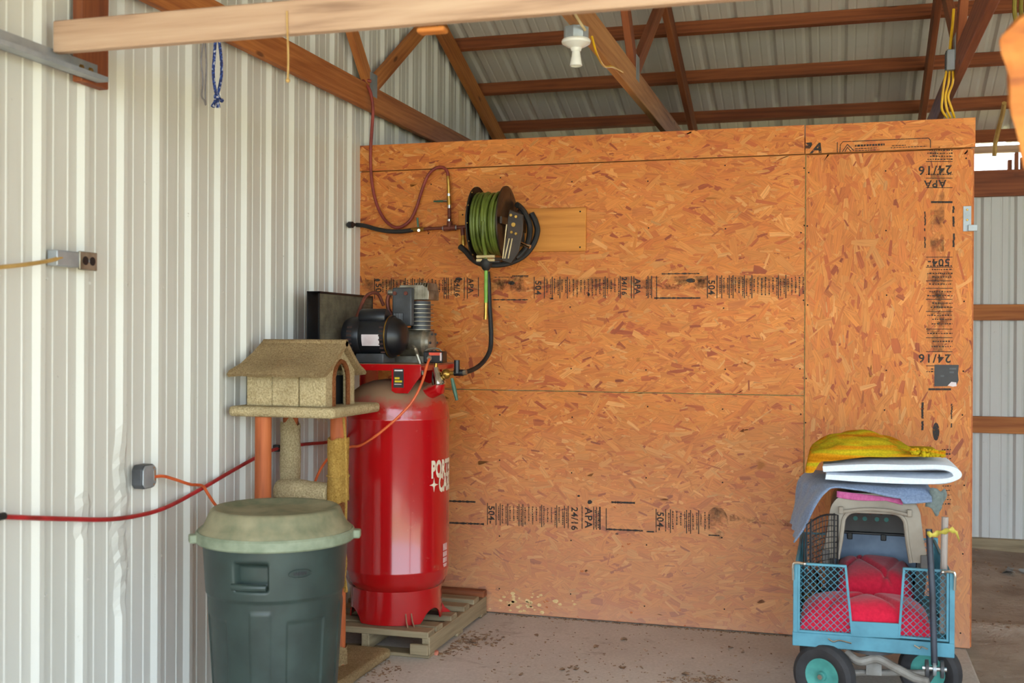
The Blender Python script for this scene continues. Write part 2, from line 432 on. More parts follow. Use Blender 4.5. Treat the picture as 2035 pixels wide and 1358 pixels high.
M['stick'] = plain('bare_grey_stick', (176, 164, 156), (140, 126, 118), 30, .8, stretch=(1, 1, .2))
M['dryleaf'] = plain('dry_leaf', (156, 124, 96), (112, 86, 66), 20, .9)
M['hole'] = plain('dark_hole', (14, 12, 12), None, 5, .9)
M['yellowink'] = plain('yellow_print', (226, 196, 30), None, 5, .5)
M['redink'] = plain('orange_print', (214, 76, 48), None, 5, .5)
M['sticker'] = plain('black_sticker', (48, 42, 42), (32, 28, 30), 14, .5)
M['brick'] = plain('brick_chip', (196, 120, 96), (160, 88, 66), 30, .9)
M['tyre'] = plain('tyre_rubber', (52, 50, 52), (36, 34, 36), 10, .8)
M['axle'] = plain('dirty_white_paint', (146, 142, 136), (112, 104, 96), 10, .6)

exec_order = []

# ------------------------------------------------------------------ structure: ground, slab, walls, roof, trusses
def zr(y): return 4.05 - .37 * y if y >= -3 else 4.05 - .37 * (-6 - y)     # top edge of the rafters
def zroof(y): return zr(y) + .097
RIB0, RIBS = -2.6518, .2278
XE, YF, YB = 9.4, -6.9, 3.0  # unseen shed ends; front edge pulled in to let light onto the floor

mb = MB().quad((-40, -60, -.08), (60, -60, -.08), (60, 60, -.08), (-40, 60, -.08))
tag(mk('ground', mb, M['grass'], kind='structure'), 'mown grass around the open shed', 'ground')
mb = MB().box(-.02, 3.213, YF, .12, -.16, 0)
floor = tag(mk('floor', mb, M['concrete'], bevel=.012, kind='structure'), 'stained grey concrete slab floor with dirt scattered over it', 'floor')
def dirtz(x, y):
    h = .018 * math.sin(2.1 * x + .7 * y) * math.sin(1.7 * y - .6 * x) + .012 * math.sin(7 * x + 3 * y) * math.sin(5 * y)
    h += .035 * math.exp(-((y - .62 - .10 * (x - 3.5)) / .10) ** 2)
    h += .030 * math.exp(-((y - 2.1 - .3 * (x - 3.6)) / .22) ** 2)
    return -.025 + h
mb = MB().grid(lambda u, v: (3.2 + 6.3 * u, YF + (YB - YF + .1) * v, dirtz(3.2 + 6.3 * u, YF + (YB - YF + .1) * v)), 130, 200)
tag(mk('floor_dirt', mb, M['dirt'], kind='structure'), 'packed dirt floor beyond the edge of the concrete slab', 'floor')

def rib_profile(n, spacing, start_half=.034, lap=.0008, h=.019):
    """one steel panel: n pans between n+1 major ribs, two faint ribs in each pan; (u, height)"""
    p = []
    for i in range(n + 1):
        u = i * spacing; e = lap if i == n else 0
        p += [(u - .031, e), (u - .012, h + e), (u + .012, h + e), (u + .031, e)]
        if i < n:
            for k in (1, 2):
                c = u + spacing * k / 3
                p += [(c - .008, 0), (c - .004, .0032), (c + .004, .0032), (c + .008, 0)]
    return p
PROF = rib_profile(4, RIBS)

wall_left = thing('wall_left', 'white ribbed steel liner wall along the shed gable', 'wall', (0, 0, 0), kind='structure')
rd = random.Random(3)
for k in range(-7, 7):
    y0 = RIB0 + 4 * k * RIBS
    if y0 > 2.9: break
    prof = [(u, h) for u, h in PROF if YF - .05 <= y0 + u <= YB + .02]
    if len(prof) < 3: continue
    dent = (k == 0)
    zs = [0.0, .25] + [.3 + i * .025 for i in range(42)] + [1.6] if dent else [0.0]
    zs += [99]
    mb = MB(); nz_ = len(zs)
    for j, (u, h) in enumerate(prof):
        y = y0 + u
        for z in zs:
            z = zroof(y) if z == 99 else z; hh, yy = h, y
            if dent:
                for (ri, za, zb, dep) in ((2, .45, 1.17, .75), (1, .78, .95, .5)):
                    d = y - (RIB0 + ri * RIBS)
                    if abs(d) < .045 and za < z < zb:
                        s_ = math.sin(PI * (z - za) / (zb - za)) ** .5
                        hh = h * (1 - dep * s_ * (.75 + .25 * math.sin(z * 90))) + rd.uniform(-.002, .003) * s_
                        yy = y + d * .45 * s_ + .010 * s_ * math.sin(z * 23)
            mb.v.append((hh, yy, z))
    for j in range(len(prof) - 1):
        for i in range(nz_ - 1):
            a = j * nz_ + i; mb.f.append((a, a + 1, a + nz_ + 1, a + nz_))
    mk('metal_panel', mb, M['whitemetal'], wall_left, angle=12, smooth=True, recalc=False)
scr = MB()
for i in range(-6, 22):
    for z in (.62, 1.70):
        y = RIB0 + (i + .18) * RIBS; zz = z + rd.uniform(-.006, .006)
        scr.cyl((0, y, zz), (.005, y, zz), .006, .004, 6)
mk('screw', scr, M['white'], wall_left, kind='stuff')
lumber('base_board', (-.05, YF, .05), (-.05, YB, .05), .08, .1, M['palletwood'], wall_left)

# back wall: steel on girts, an open strip of daylight under the eave
wall_back = thing('wall_back', 'grey ribbed steel wall with wooden girts behind the board partition', 'wall', (6, YB, 0), kind='structure')
for k in range(-1, 11):
    x0 = k * .9144 - .06
    prof = [(u, h) for u, h in rib_profile(4, .2286)]
    mb = MB()
    for u, h in prof:
        for z in (.02, 2.62): mb.v.append((x0 + u, YB + .045 + h, z))
    for j in range(len(prof) - 1): mb.f.append((2 * j, 2 * j + 1, 2 * j + 3, 2 * j + 2))
    mk('metal_panel', mb, M['backmetal'], wall_back, angle=12, recalc=False)
for z0, z1, th, mm in ((2.56, 2.752, .05, 'redpine'), (1.652, 1.769, .04, 'pine'), (.824, .946, .04, 'pine'), (-.09, .052, .05, 'palletwood'), (2.878, 2.93, .05, 'greypine')):
    lumber('girt', (-.2, YB + .045 - th / 2, (z0 + z1) / 2), (XE, YB + .045 - th / 2, (z0 + z1) / 2), th, z1 - z0, M[mm], wall_back)
for x in (3.86, 3.93, 5.6):
    lumber('post', (x + .35 if x < 4 else x, YB + .1, -.05), (x + .35 if x < 4 else x, YB + .1, 2.95), .09, .09, M['redpine'], wall_back, up=(0, 1, 0))
for x, w, h in ((3.80, .03, .075), (3.845, .028, .125), (3.885, .03, .09)):
    lumber('blocking', (x, YB + .03, 2.75), (x, YB + .03, 2.75 + h), w, .04, M['redpine'], wall_back, up=(0, 1, 0))

unseen_wall_right = thing('unseen_wall_right', 'unseen ribbed steel gable wall with a bay opened for light', 'wall', (XE, -3, 0), kind='structure')
for k in range(0, 14):  # first panels stop high: unseen bay opened to light the floor
    y0 = YF + k * .9144; prof = [(u, h) for u, h in rib_profile(4, .2286) if y0 + u < YB]
    if len(prof) < 3: break
    mb = MB()
    for u, h in prof:
        for z in (2.8 if k < 4 else 0.0, zroof(min(y0 + u, YB))): mb.v.append((XE + h, y0 + u, z))
    for j in range(len(prof) - 1): mb.f.append((2 * j, 2 * j + 1, 2 * j + 3, 2 * j + 2))
    mk('metal_panel', mb, M['backmetal'], unseen_wall_right, angle=12, recalc=False)

# roof: ribbed steel sheets over purlins
ceiling = thing('ceiling', 'bare grey steel roof sheets lying on red-brown purlins', 'roof', (6, -3, zroof(-3)), kind='structure')
sl = math.sqrt(1 + .37 ** 2)
for side in (1, -1):
    for k in range(0, 11):
        x0 = -.35 + k * .9144; mb = MB()
        prof = rib_profile(4, .2286)
        ye = 3.17 if side == 1 else YF - .3
        for u, h in prof:
            for y in (-3, ye):
                zz = 4.147 - .37 * y if side == 1 else 4.147 - .37 * (-6 - y)
                mb.v.append((x0 + u, y, zz + h))
        for j in range(len(prof) - 1): mb.f.append((2 * j, 2 * j + 1, 2 * j + 3, 2 * j + 2))
        mk('roof_panel', mb, M['roofmetal'], ceiling, angle=12, recalc=False)
nrm = Vector((0, .37, 1)).normalized()
for y in [2.96, 2.535, 2.03, 1.50, .97, .44, -.09, -.62, -1.15, -1.68, -2.21, -2.74]:
    c = Vector((0, y, zr(y))) + nrm * .0455
    lumber('purlin', c + Vector((-.02, 0, 0)), c + Vector((XE, 0, 0)), .04, .089, M['redpine'], ceiling, up=nrm)
for y in [-6.85, -6.3, -5.6, -4.9, -4.2, -3.5]:
    n2 = Vector((0, -.37, 1)).normalized(); c = Vector((0, y, zr(y))) + n2 * .0455
    lumber('purlin', c + Vector((-.02, 0, 0)), c + Vector((XE, 0, 0)), .04, .089, M['redpine'], ceiling, up=n2)

def truss(x, label, mat_b, mat_t):
    t = thing('roof_truss', label, 'roof truss', (x, -3, 2.777), group='roof trusses')
    lumber('bottom_chord', (x, YF, 2.848), (x, YB - .02, 2.848), .038, .14, M[mat_b], t)
    for s in (1, -1):
        y1 = YB if s == 1 else YF
        a = Vector((x, -3, zr(-3))); bq = Vector((x, y1, zr(y1))); up = Vector((0, .37 * s, 1)).normalized()
        lumber('top_chord', a - up * .071, bq - up * .071, .038, .14, M[mat_t], t, up=up)
    for (ya, za, yb, zb) in ((-.04, 2.93, -1.42, 4.36), (.02, 2.93, .93, 3.55), (-5.96, 2.93, -4.58, 4.36), (-1.42, 4.36, -3, 2.93), (-4.58, 4.36, -3, 2.93)):
        lumber('web', (x, ya, za), (x, yb, zb), .038, .085, M[mat_t], t, up=(1, 0, 0) if False else (0, 0, 1))
    for yc in (-.01, -5.99):
        g = MB()
        for sx in (-1, 1):
            g.box(x + sx * .0195 - .0008, x + sx * .0195 + .0008, yc - .05, yc + .05, 2.86, 2.99)
        mk('gusset_plate', g, M['galv'], t)
    return t
truss(.064, 'roof truss fixed flat against the white ribbed steel wall', 'pine', 'pine')
truss(1.564, 'middle roof truss carrying the white lamp holder', 'tanpine', 'redpine')
truss(3.158, 'roof truss with yellow cables and a small grey box on it', 'redpine', 'redpine')

# ------------------------------------------------------------------ the strand board partition
wall_partition = thing('wall_partition', 'orange strand board partition wall across the shed', 'wall', (1.6, 0, 0), kind='structure')
PAL = np.array([lin(c) for c in [(206, 121, 50), (209, 127, 55), (202, 114, 45), (212, 134, 62), (207, 123, 48), (196, 106, 43), (215, 142, 72), (203, 117, 52), (210, 129, 54), (184, 93, 40), (164, 77, 34), (221, 152, 84)]])
PW = np.array([16, 15, 13, 11, 12, 9, 6, 8, 9, 3.2, 1.3, 2.0]); PW = PW / PW.sum()
def strands(x0, x1, z0, z1, y, n, vert, parent, seed):
    R = np.random.default_rng(seed)
    def batch(n, L0, L1, w0, w1, dark):
        cx = R.uniform(x0, x1, n); cz = R.uniform(z0, z1, n)
        L = R.uniform(L0, L1, n); w = np.minimum(R.gamma(3, (w0 + w1) / 6, n) + .004, .04)
        a = R.normal(0, .5, n) + (PI / 2 if vert else 0)
        loc = np.zeros((n, 6, 2))
        sk = R.normal(0, .25, (n, 4))
        loc[:, 0] = np.stack([-L / 2, -w / 2], 1); loc[:, 1] = np.stack([L * R.uniform(-.1, .2, n), -w / 2 * R.uniform(.85, 1.2, n)], 1)
        loc[:, 2] = np.stack([L / 2 + w * sk[:, 0], -w / 2 * R.uniform(.5, 1, n)], 1); loc[:, 3] = np.stack([L / 2 + w * sk[:, 1], w / 2 * R.uniform(.4, 1, n)], 1)
        loc[:, 4] = np.stack([L * R.uniform(-.2, .1, n), w / 2 * R.uniform(.85, 1.2, n)], 1); loc[:, 5] = np.stack([-L / 2 + w * sk[:, 2], w / 2], 1)
        ca, sa = np.cos(a)[:, None], np.sin(a)[:, None]
        X = cx[:, None] + loc[:, :, 0] * ca - loc[:, :, 1] * sa; Z = cz[:, None] + loc[:, :, 0] * sa + loc[:, :, 1] * ca
        X = np.clip(X, x0 + .001, x1 - .001); Z = np.clip(Z, z0 + .001, z1 - .001)
        ci = R.choice(len(PAL), n, p=PW); C = PAL[ci] * R.uniform(.92, 1.08, (n, 1))
        if dark: C = PAL[R.choice([9, 10, 5, 6, 11], n)] * R.uniform(.72, 1.05, (n, 1))
        uvs = loc + R.uniform(0, 40, (n, 1, 2))
        return X, Z, C, uvs
    B = [batch(n // 6, .03, .08, .004, .014, True), batch(n, .07, .17, .014, .030, False), batch(n // 10, .02, .07, .003, .010, True), batch(n // 2, .06, .13, .010, .024, False), batch(n // 24, .02, .06, .003, .010, True)]
    X = np.concatenate([q[0] for q in B]); Z = np.concatenate([q[1] for q in B]); Cc = np.concatenate([q[2] for q in B]); U = np.concatenate([q[3] for q in B])
    N = len(X)
    base = np.array([[[x0, z0], [x1, z0], [x1, z1], [x0, z1]]])
    yy = y - .0002 - .0009 * np.arange(N) / N
    V = np.stack([X.ravel(), np.repeat(yy, 6), Z.ravel()], 1)
    me = bpy.data.meshes.new('strands'); I = wm(parent).inverted(); V = V + np.array(I.translation)
    F = np.arange(N * 6).reshape(N, 6)
    me.vertices.add(N * 6); me.vertices.foreach_set('co', V.ravel())
    me.loops.add(N * 6); me.loops.foreach_set('vertex_index', F.ravel())
    me.polygons.add(N); me.polygons.foreach_set('loop_start', np.arange(N) * 6)
    me.update(calc_edges=True)
    ca = me.color_attributes.new('strand', 'FLOAT_COLOR', 'POINT')
    ca.data.foreach_set('color', np.concatenate([np.repeat(Cc, 6, 0), np.ones((N * 6, 1))], 1).ravel())
    ul = me.uv_layers.new(name='grain'); ul.data.foreach_set('uv', U.reshape(-1, 2).ravel())
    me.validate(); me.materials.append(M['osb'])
    o = bpy.data.objects.new('strands', me); COL.objects.link(o); o.parent = parent; o['kind'] = 'stuff'; WM[o.name] = wm(parent)
    return o
def osb_sheet(x0, x1, z0, z1, n, vert, seed, y=0.0, label=None):
    mb = MB().box(x0, x1, y, y + .011, z0, z1)
    s = mk('osb_sheet', mb, M['osbedge'], wall_partition, label=label)
    s.data.materials.append(M['osbface'])
    for p_ in s.data.polygons:
        if p_.normal.y < -.9: p_.material_index = 1
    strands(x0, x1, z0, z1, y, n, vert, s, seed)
    return s
G = .0022
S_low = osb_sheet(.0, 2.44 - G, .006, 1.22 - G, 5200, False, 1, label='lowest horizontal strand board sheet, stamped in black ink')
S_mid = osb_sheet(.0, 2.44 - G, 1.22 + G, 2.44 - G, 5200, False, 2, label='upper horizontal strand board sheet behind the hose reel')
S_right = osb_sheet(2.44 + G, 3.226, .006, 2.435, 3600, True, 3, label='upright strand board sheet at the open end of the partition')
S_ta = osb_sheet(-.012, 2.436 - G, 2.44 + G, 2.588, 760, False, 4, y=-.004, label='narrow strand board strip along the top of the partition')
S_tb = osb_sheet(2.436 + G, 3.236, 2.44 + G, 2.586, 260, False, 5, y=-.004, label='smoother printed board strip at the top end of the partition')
for x in (.02, .42, .83, 1.23, 1.64, 2.04, 2.44, 2.83, 3.20):
    lumber('stud', (x, .06, 0), (x, .06, 2.44), .038, .089, M['pine'], wall_partition, up=(0, 1, 0))
lumber('top_plate', (0, .06, 2.459), (3.22, .06, 2.459), .089, .038, M['pine'], wall_partition)
side = mk('side_sheet', MB().box(3.222, 3.233, .012, 2.95, .01, 2.44), M['osbface'], wall_partition)
M['seam'] = plain('olive_sealer', (136, 126, 66), (92, 86, 44), 30, .7)
mk('seam_sealer', MB().box(.0, 2.44, -.0016, .004, 1.2185, 1.2215), M['seam'], wall_partition)
mk('seam_sealer', MB().box(2.4382, 2.4418, -.0016, .004, .01, 2.438), M['seam'], wall_partition)
bl = MB().box(-.012, -.002, -.004, .03, 0, 2.6); mk('corner_trim', MB().box(.0, .016, .001, .02, 0, 2.43), M['darkgrey'], wall_partition)
nails = MB(); rn = random.Random(5)
for z in (.1, .45, .8, 1.12, 1.32, 1.7, 2.05, 2.36):
    for x in (.42, .83, 1.23, 1.64, 2.04, 2.425, 2.455, 2.83, 3.19):
        xx = x + rn.uniform(-.008, .008); zz = z + rn.uniform(-.04, .04)
        nails.cyl((xx, -.0016, zz), (xx, .001, zz), .0042, .0042, 6)
mk('nail_head', nails, M['hole'], wall_partition, kind='stuff')

# ---- the ink stamps on the sheets
YS = -.0016
def ink_h(sheet, px0, px1, py_top0, py_top1, py_bot0, py_bot1, items, seed):
    """a printed band along a horizontal sheet; items are given in photo x; text reads downwards"""
    R = random.Random(seed); mbk = MB()
    def yt(x): t = (x - px0) / (px1 - px0); return py_top0 + (py_top1 - py_top0) * t
    def yb(x): t = (x - px0) / (px1 - px0); return py_bot0 + (py_bot1 - py_bot0) * t
    def W(x, f): p = P(x, yt(x) + (yb(x) - yt(x)) * f, Y=0); return Vector((p.x, YS, p.z))
    for it in items:
        k = it[0]
        if k == 'rule':
            x = it[1]; a, c = W(x, it[2] if len(it) > 2 else 0), W(x, it[3] if len(it) > 3 else 1)
            mbk.quad(a, a + Vector((.0048, 0, 0)), c + Vector((.0048, 0, 0)), c)
        elif k == 'line':                         # one line of illegible small print
            x = it[1]; f = it[2]; end = it[3]
            while f < end:
                d = R.uniform(.03, .09); wv = R.uniform(.0042, .0075)
                a, c = W(x, f), W(x, min(f + d, end)); mbk.quad(a, a + Vector((wv, 0, 0)), c + Vector((wv, 0, 0)), c)
                f += d + R.uniform(.012, .03)
        elif k == 'bar':                          # box edge running along the band
            a, c = W(it[1], it[3]), W(it[2], it[3]); n = 10; h = it[4]
            for i in range(n):
                p = a.lerp(c, i / n); q = a.lerp(c, (i + 1) / n); e = R.uniform(-.002, .002)
                mbk.quad(p + Vector((0, 0, e)), q + Vector((0, 0, -e)), q + Vector((0, 0, h + e)), p + Vector((0, 0, h - e)))
        elif k == 'blot':
            a = W(it[1], it[2]); r, s = it[3], it[4]
            mbk.quad(*[a + Vector((r * math.cos(q) * R.uniform(.8, 1.1), 0, s * math.sin(q) * R.uniform(.8, 1.1))) for q in [i * PI / 5 for i in range(10)]])
        elif k == 'text':
            a = W(it[2], it[4] if len(it) > 4 else .08)
            text('stamp_lettering', it[1], it[3], a, (0, 0, -1), (1, 0, 0), M['ink'], sheet, spacing=1.1, offset=.0012)
    mk('stamp', mbk, M['ink'], sheet, recalc=False)
def small(x0, x1, step, a=.08, b=.95, R=random.Random(1)):
    out = []; x = x0
    while x < x1:
        out.append(('line', x, a + R.uniform(0, .1), b - R.uniform(0, .25)))
        if R.random() < .28: out.append(('rule', x + step * .45))
        x += step
    return out
T1 = [('text', '50', 747, .05, .25), ('rule', 744)] + small(760, 880, 7, .05, .9) + [('rule', 882), ('rule', 890)] + small(884, 905, 6) + \
     [('text', '24/16', 905, .038, .1), ('rule', 922), ('rule', 928), ('text', 'APA', 931, .042, .05), ('rule', 950, 0, .9),
      ('blot', 750, .1, .022, .008), ('blot', 912, .08, .022, .010), ('blot', 1017, .28, .02, .012),
      ('bar', 978, 1050, 1.08, .006), ('bar', 980, 1050, .02, .003), ('bar', 1018, 1050, -.02, .006),
      ('rule', 1061), ('text', '504', 1064, .048, .18), ('rule', 1081)] + small(1086, 1232, 7.5) + [('blot', 1096, 1.0, .012, .006), ('blot', 1170, .82, .008, .008)] + \
     [('text', '24/16', 1236, .038, .05), ('rule', 1259), ('rule', 1254), ('text', 'APA', 1262, .042, .12)] + small(1284, 1292, 7) + \
     [('rule', 1304, 0, 1.05), ('bar', 1300, 1392, 1.02, .008), ('bar', 1315, 1390, -.06, .006), ('blot', 1373, .22, .024, .013),
      ('rule', 1405), ('text', '504', 1408, .048, .2), ('rule', 1424)] + small(1430, 1598, 7.5)
ink_h(S_mid, 744, 1600, 553, 546, 594, 593, T1, 4)
T2 = [('bar', 893, 945, .02, .010), ('bar', 893, 962, 1.02, .010), ('rule', 968), ('text', '504-', 971, .05, .12), ('rule', 985)] + small(990, 1132, 7.5, .05, .98) + \
     [('text', '24/16', 1136, .05, .05), ('rule', 1156), ('text', 'APA', 1163, .056, .05), ('rule', 1179)] + small(1182, 1192, 6) + [('rule', 1192), ('rule', 1204, .05, 1.02),
      ('bar', 1205, 1278, 1.0, .009), ('bar', 1285, 1300, 1.02, .008), ('bar', 1215, 1262, -.18, .010), ('blot', 1172, -.2, .014, .012), ('blot', 1150, -.45, .008, .006),
      ('rule', 1303), ('text', '504-', 1306, .05, .12), ('rule', 1322, 0, .95)] + small(1328, 1412, 8, .05, .9) + [('blot', 1226, 1.15, .01, .004), ('bar', 1408, 1430, 1.05, .006)]
ink_h(S_low, 890, 1600, 997, 1022, 1040, 1071, T2, 8)
sm = MB(); c = P(1425, 1040, Y=0)
sm.quad(*[Vector((c.x + .058 * math.cos(a), YS + .0001, c.z + .085 * math.sin(a))) for a in [i * PI / 8 for i in range(16)]])
a, d_ = P(1450, 1028, Y=0), P(1580, 1040, Y=0)
sm.quad(Vector((a.x, YS, a.z - .02)), Vector((d_.x, YS, d_.z - .02)), Vector((d_.x, YS, d_.z + .012)), Vector((a.x, YS, a.z + .012)))
mk('ink_smear', sm, M['inksmear'], S_low, recalc=False)
sm = MB(); 
for x0, x1, y0, y1 in ((720, 1600, 556, 572), (980, 1055, 553, 580), (1300, 1400, 556, 575)):
    a, d_ = P(x0, y0, Y=0), P(x1, y1, Y=0); sm.quad((a.x, YS + .0002, a.z), (d_.x, YS + .0002, a.z), (d_.x, YS + .0002, d_.z), (a.x, YS + .0002, d_.z))
mk('ink_smear', sm, M['inksmear'], S_mid, recalc=False)

R = random.Random(9); vb = MB()
def WV(x, y): p = P(x, y, Y=0); return Vector((p.x, YS, p.z))
def vrule(y, x0=1840, x1=1893, h=.0035):
    a, c = WV(x0, y), WV(x1, y); vb.quad(a, c, c + Vector((0, 0, h)), a + Vector((0, 0, h)))
def vline(y, x0=1840, x1=1893):
    x = x0 + R.uniform(0, 14)
    while x < x1:
        d = R.uniform(2, 5); a, c = WV(x, y), WV(min(x + d, x1), y); h = R.uniform(.004, .007)
        vb.quad(a, c, c + Vector((0, 0, h)), a + Vector((0, 0, h))); x += d + R.uniform(1, 2.5)
def vbar(x, y0, y1, w=.006):
    n = 14
    for i in range(n):
        if R.random() < .2: continue
        a, c = WV(x + R.uniform(-1, 1), y0 + (y1 - y0) * i / n), WV(x + R.uniform(-1, 1), y0 + (y1 - y0) * (i + 1) / n)
        vb.quad(a, c, c + Vector((w, 0, 0)), a + Vector((w, 0, 0)))
for y in (300, 306, 312, 318, 348): vline(y)
for y in (322, 355, 374, 512, 532, 559, 574, 596, 620, 655, 672, 700, 728): vrule(y)
for y in (530, 537, 545, 552, 566, 581, 589, 604, 612, 628, 636, 645, 664, 680, 690, 735, 740): vline(y)
vbar(1837, 415, 493); vbar(1893, 410, 505, .009); vrule(404, 1850, 1893, .010); vrule(776, 1845, 1890, .010); vbar(1831, 795, 860, .01); vbar(1890, 790, 850)
a = WV(1860, 858); vb.quad(*[a + Vector((.016 * math.cos(q), 0, .045 * math.sin(q))) for q in [i * PI / 6 for i in range(12)]])
for y in range(895, 1010, 9): vline(y, 1865, 1890)
mk('stamp', vb, M['ink'], S_right, recalc=False)
for s_, x, y, sz in (('24/16', 1892, 329, .06), ('APA', 1880, 358, .05), ('504-', 1888, 515, .05), ('24/16', 1890, 705, .058)):
    text('stamp_lettering', s_, sz, WV(x, y), (-1, 0, 0), (0, 0, -1), M['ink'], S_right, spacing=1.15, offset=.0012)
sm = MB()
for x0, x1, y0, y1 in ((1850, 1876, 300, 500), (1852, 1876, 530, 700), (1842, 1890, 540, 660)):
    a, d_ = WV(x0, y0), WV(x1, y1); sm.quad((a.x, YS + .0001, a.z), (d_.x, YS + .0001, a.z), (d_.x, YS + .0001, d_.z), (a.x, YS + .0001, d_.z))
mk('ink_smear', sm, M['inksmear'], S_right, recalc=False)

def WT(x, y): p = P(x, y, Y=-.004); return Vector((p.x, -.0057, p.z))
tb = MB()
def tl(x0, y0, x1, y1, w=.004):
    a, c = WT(x0, y0), WT(x1, y1); d = (c - a).normalized(); n = Vector((-d.z, 0, d.x)) * w / 2
    tb.quad(a - n, c - n, c + n, a + n)
for q in (((1664, 283), (1664, 303)), ((1669, 303), (1670, 288)), ((1670, 288), (1675, 282)), ((1675, 282), (1845, 274.5)), ((1845, 274.5), (1849, 279)), ((1849, 279), (1849, 294)),
          ((1674, 302), (1684, 287)), ((1684, 287), (1697, 300)), ((1679, 302), (1684, 293)), ((1684, 293), (1691, 301))): tl(*q[0], *q[1])
for x0, x1, y, w in ((1699, 1758, 290, .010), (1699, 1742, 296, .004), (1699, 1740, 300, .004), (1770, 1842, 294, .004), (1772, 1800, 290, .004)):
    x = x0
    while x < x1:
        e = x + R.uniform(3, 6); yq = y - (x - x0) * .045; tl(x, yq, min(e, x1), yq - .2, w); x = e + 1.2
mk('stamp', tb, M['ink'], S_tb, recalc=False)
text('stamp_lettering', 'A', .075, WT(1611, 304), (1, 0, .01), (.35, 0, .9), M['ink'], S_tb, offset=.003)
pm = MB(); a = WT(1600.5, 284); pm.quad(a, a + Vector((.032, 0, .001)), a + Vector((.034, 0, -.012)), a + Vector((.022, 0, -.03)), a + Vector((.002, 0, -.028)), a + Vector((.002, 0, -.014)), a + Vector((.014, 0, -.014)))
mk('stamp', pm, M['ink'], S_tb, recalc=False)
# pale scraped patch near the floor
sc2 = MB(); R = random.Random(2)
for i in range(46):
    p = P(R.gauss(1040, 42), 1200 + R.gauss(2, 11), Y=0); r = R.uniform(.004, .014)
    if p.z < .02: continue
    sc2.quad(*[Vector((p.x + r * 1.5 * math.cos(q) * R.uniform(.6, 1), YS, p.z + r * math.sin(q) * R.uniform(.5, 1))) for q in [k * PI / 3 for k in range(6)]])
mk('scraped_spots', sc2, plain('bare_pale_wood', (226, 194, 138), (206, 166, 108), 40, .8), S_low, recalc=False, kind='stuff')

# ------------------------------------------------------------------ overhead timber, door track, wall boxes, cords
o = lumber('weathered_plank', (.075, -2.66, 2.505), (4.6, -2.66, 2.505), .038, .105, M['greypine'], bevel=.004)
tag(o, 'weathered pale plank crossing the top of the picture under the roof', 'plank')
o = lumber('hanger_post', (.042, -2.435, 2.395), (.042, -2.435, zr(-2.435)), .15, .04, M['redpine'], up=(1, 0, 0))
tag(o, 'short red-brown board hanging down the ribbed wall behind the plank', 'post')
t = thing('door_track', 'galvanised steel door track ending at the red-brown board', 'door track', (.11, -4, 2.40))
mb = MB().box(.062, .066, -6.5, -2.43, 2.405, 2.468).box(.062, .112, -6.5, -2.43, 2.405, 2.409).box(.108, .112, -6.5, -2.43, 2.409, 2.422)
mk('angle_rail', mb, M['galv'], t)
for y in (-2.52, -2.47): mk('bolt_head', MB().cyl((.066, y, 2.44), (.073, y, 2.44), .011, .009, 6), M['brass'], t)
# small offcut on the plank
o = mk('wood_offcut', MB().box(1.36, 1.45, -2.645, -2.60, 2.435, 2.4515), M['rail'], bevel=.006)
tag(o, 'small orange wood offcut nailed under the weathered plank', 'wood offcut')

# outlet box on the left wall
t = thing('outlet_box', 'steel outlet box with two dark sockets on the ribbed wall', 'outlet box', (.03, -2.53, 1.73))
a, c = P(108, 500, X=.05), P(186, 533, X=.05)
mk('box', MB().box(.021, .062, a.y, c.y - .09, 1.742, 1.796), M['galv'], t, bevel=.004)
pl_ = mk('cover_plate', MB().box(.056, .066, c.y - .095, c.y, 1.735, 1.800), M['alu'], t, bevel=.003)
for dy in (-.066, -.028):
    mk('socket', MB().cyl((.064, c.y + dy, 1.768), (.0675, c.y + dy, 1.768), .0155, .0155, 16), M['black'], pl_)
    mk('screw', MB().cyl((.066, c.y - .047, 1.768), (.0685, c.y - .047, 1.768), .004, .003, 8), M['galv'], pl_) if dy < -.05 else None
pts = [Vector((.05, -6.6, 1.75)), Vector((.055, -4.6, 1.76))] + [P(x, y, X=X_) for x, y, X_ in ((-140, 522, .06), (-60, 533, .07), (0, 531, .075), (50, 526, .07), (95, 519, .06), (122, 512, .055))]
tag(mk('cable', MB().tube(catmull(pts), .0075, 8), M['tancable']), 'tan cable running to the outlet box with two sockets', 'cable')

# grey weatherproof junction box
t = thing('junction_box', 'round-cornered grey junction box on the dented wall rib', 'junction box', (.03, -2.12, .92))
cy_, cz_ = -2.112, .966
poly = [(sx * a, sz * b_) for sx, sz, a, b_ in ((-1, -1, .030, .046), (1, -1, .030, .046), (1, -1, .046, .030), (1, 1, .046, .030), (1, 1, .030, .046), (-1, 1, .030, .046), (-1, 1, .046, .030), (-1, -1, .046, .030))]
mk('body', MB().prism(poly, (.021, cy_, cz_), (0, 1, 0), (0, 0, 1), (.045, 0, 0)), M['darkgrey'], t, bevel=.004)
mk('cover', MB().prism([(a * .93, b_ * .93) for a, b_ in poly], (.066, cy_, cz_), (0, 1, 0), (0, 0, 1), (.006, 0, 0)), M['galv'], t, bevel=.003)
mk('slot', MB().box(.071, .0735, cy_ + .026, cy_ + .034, cz_ - .018, cz_ + .022), M['chrome'], t)
for sy, sz in ((.022, -.032), (.022, .032)):
    mk('screw', MB().cyl((.071, cy_ + sy, cz_ + sz), (.075, cy_ + sy, cz_ + sz), .005, .004, 8), M['chrome'], t)

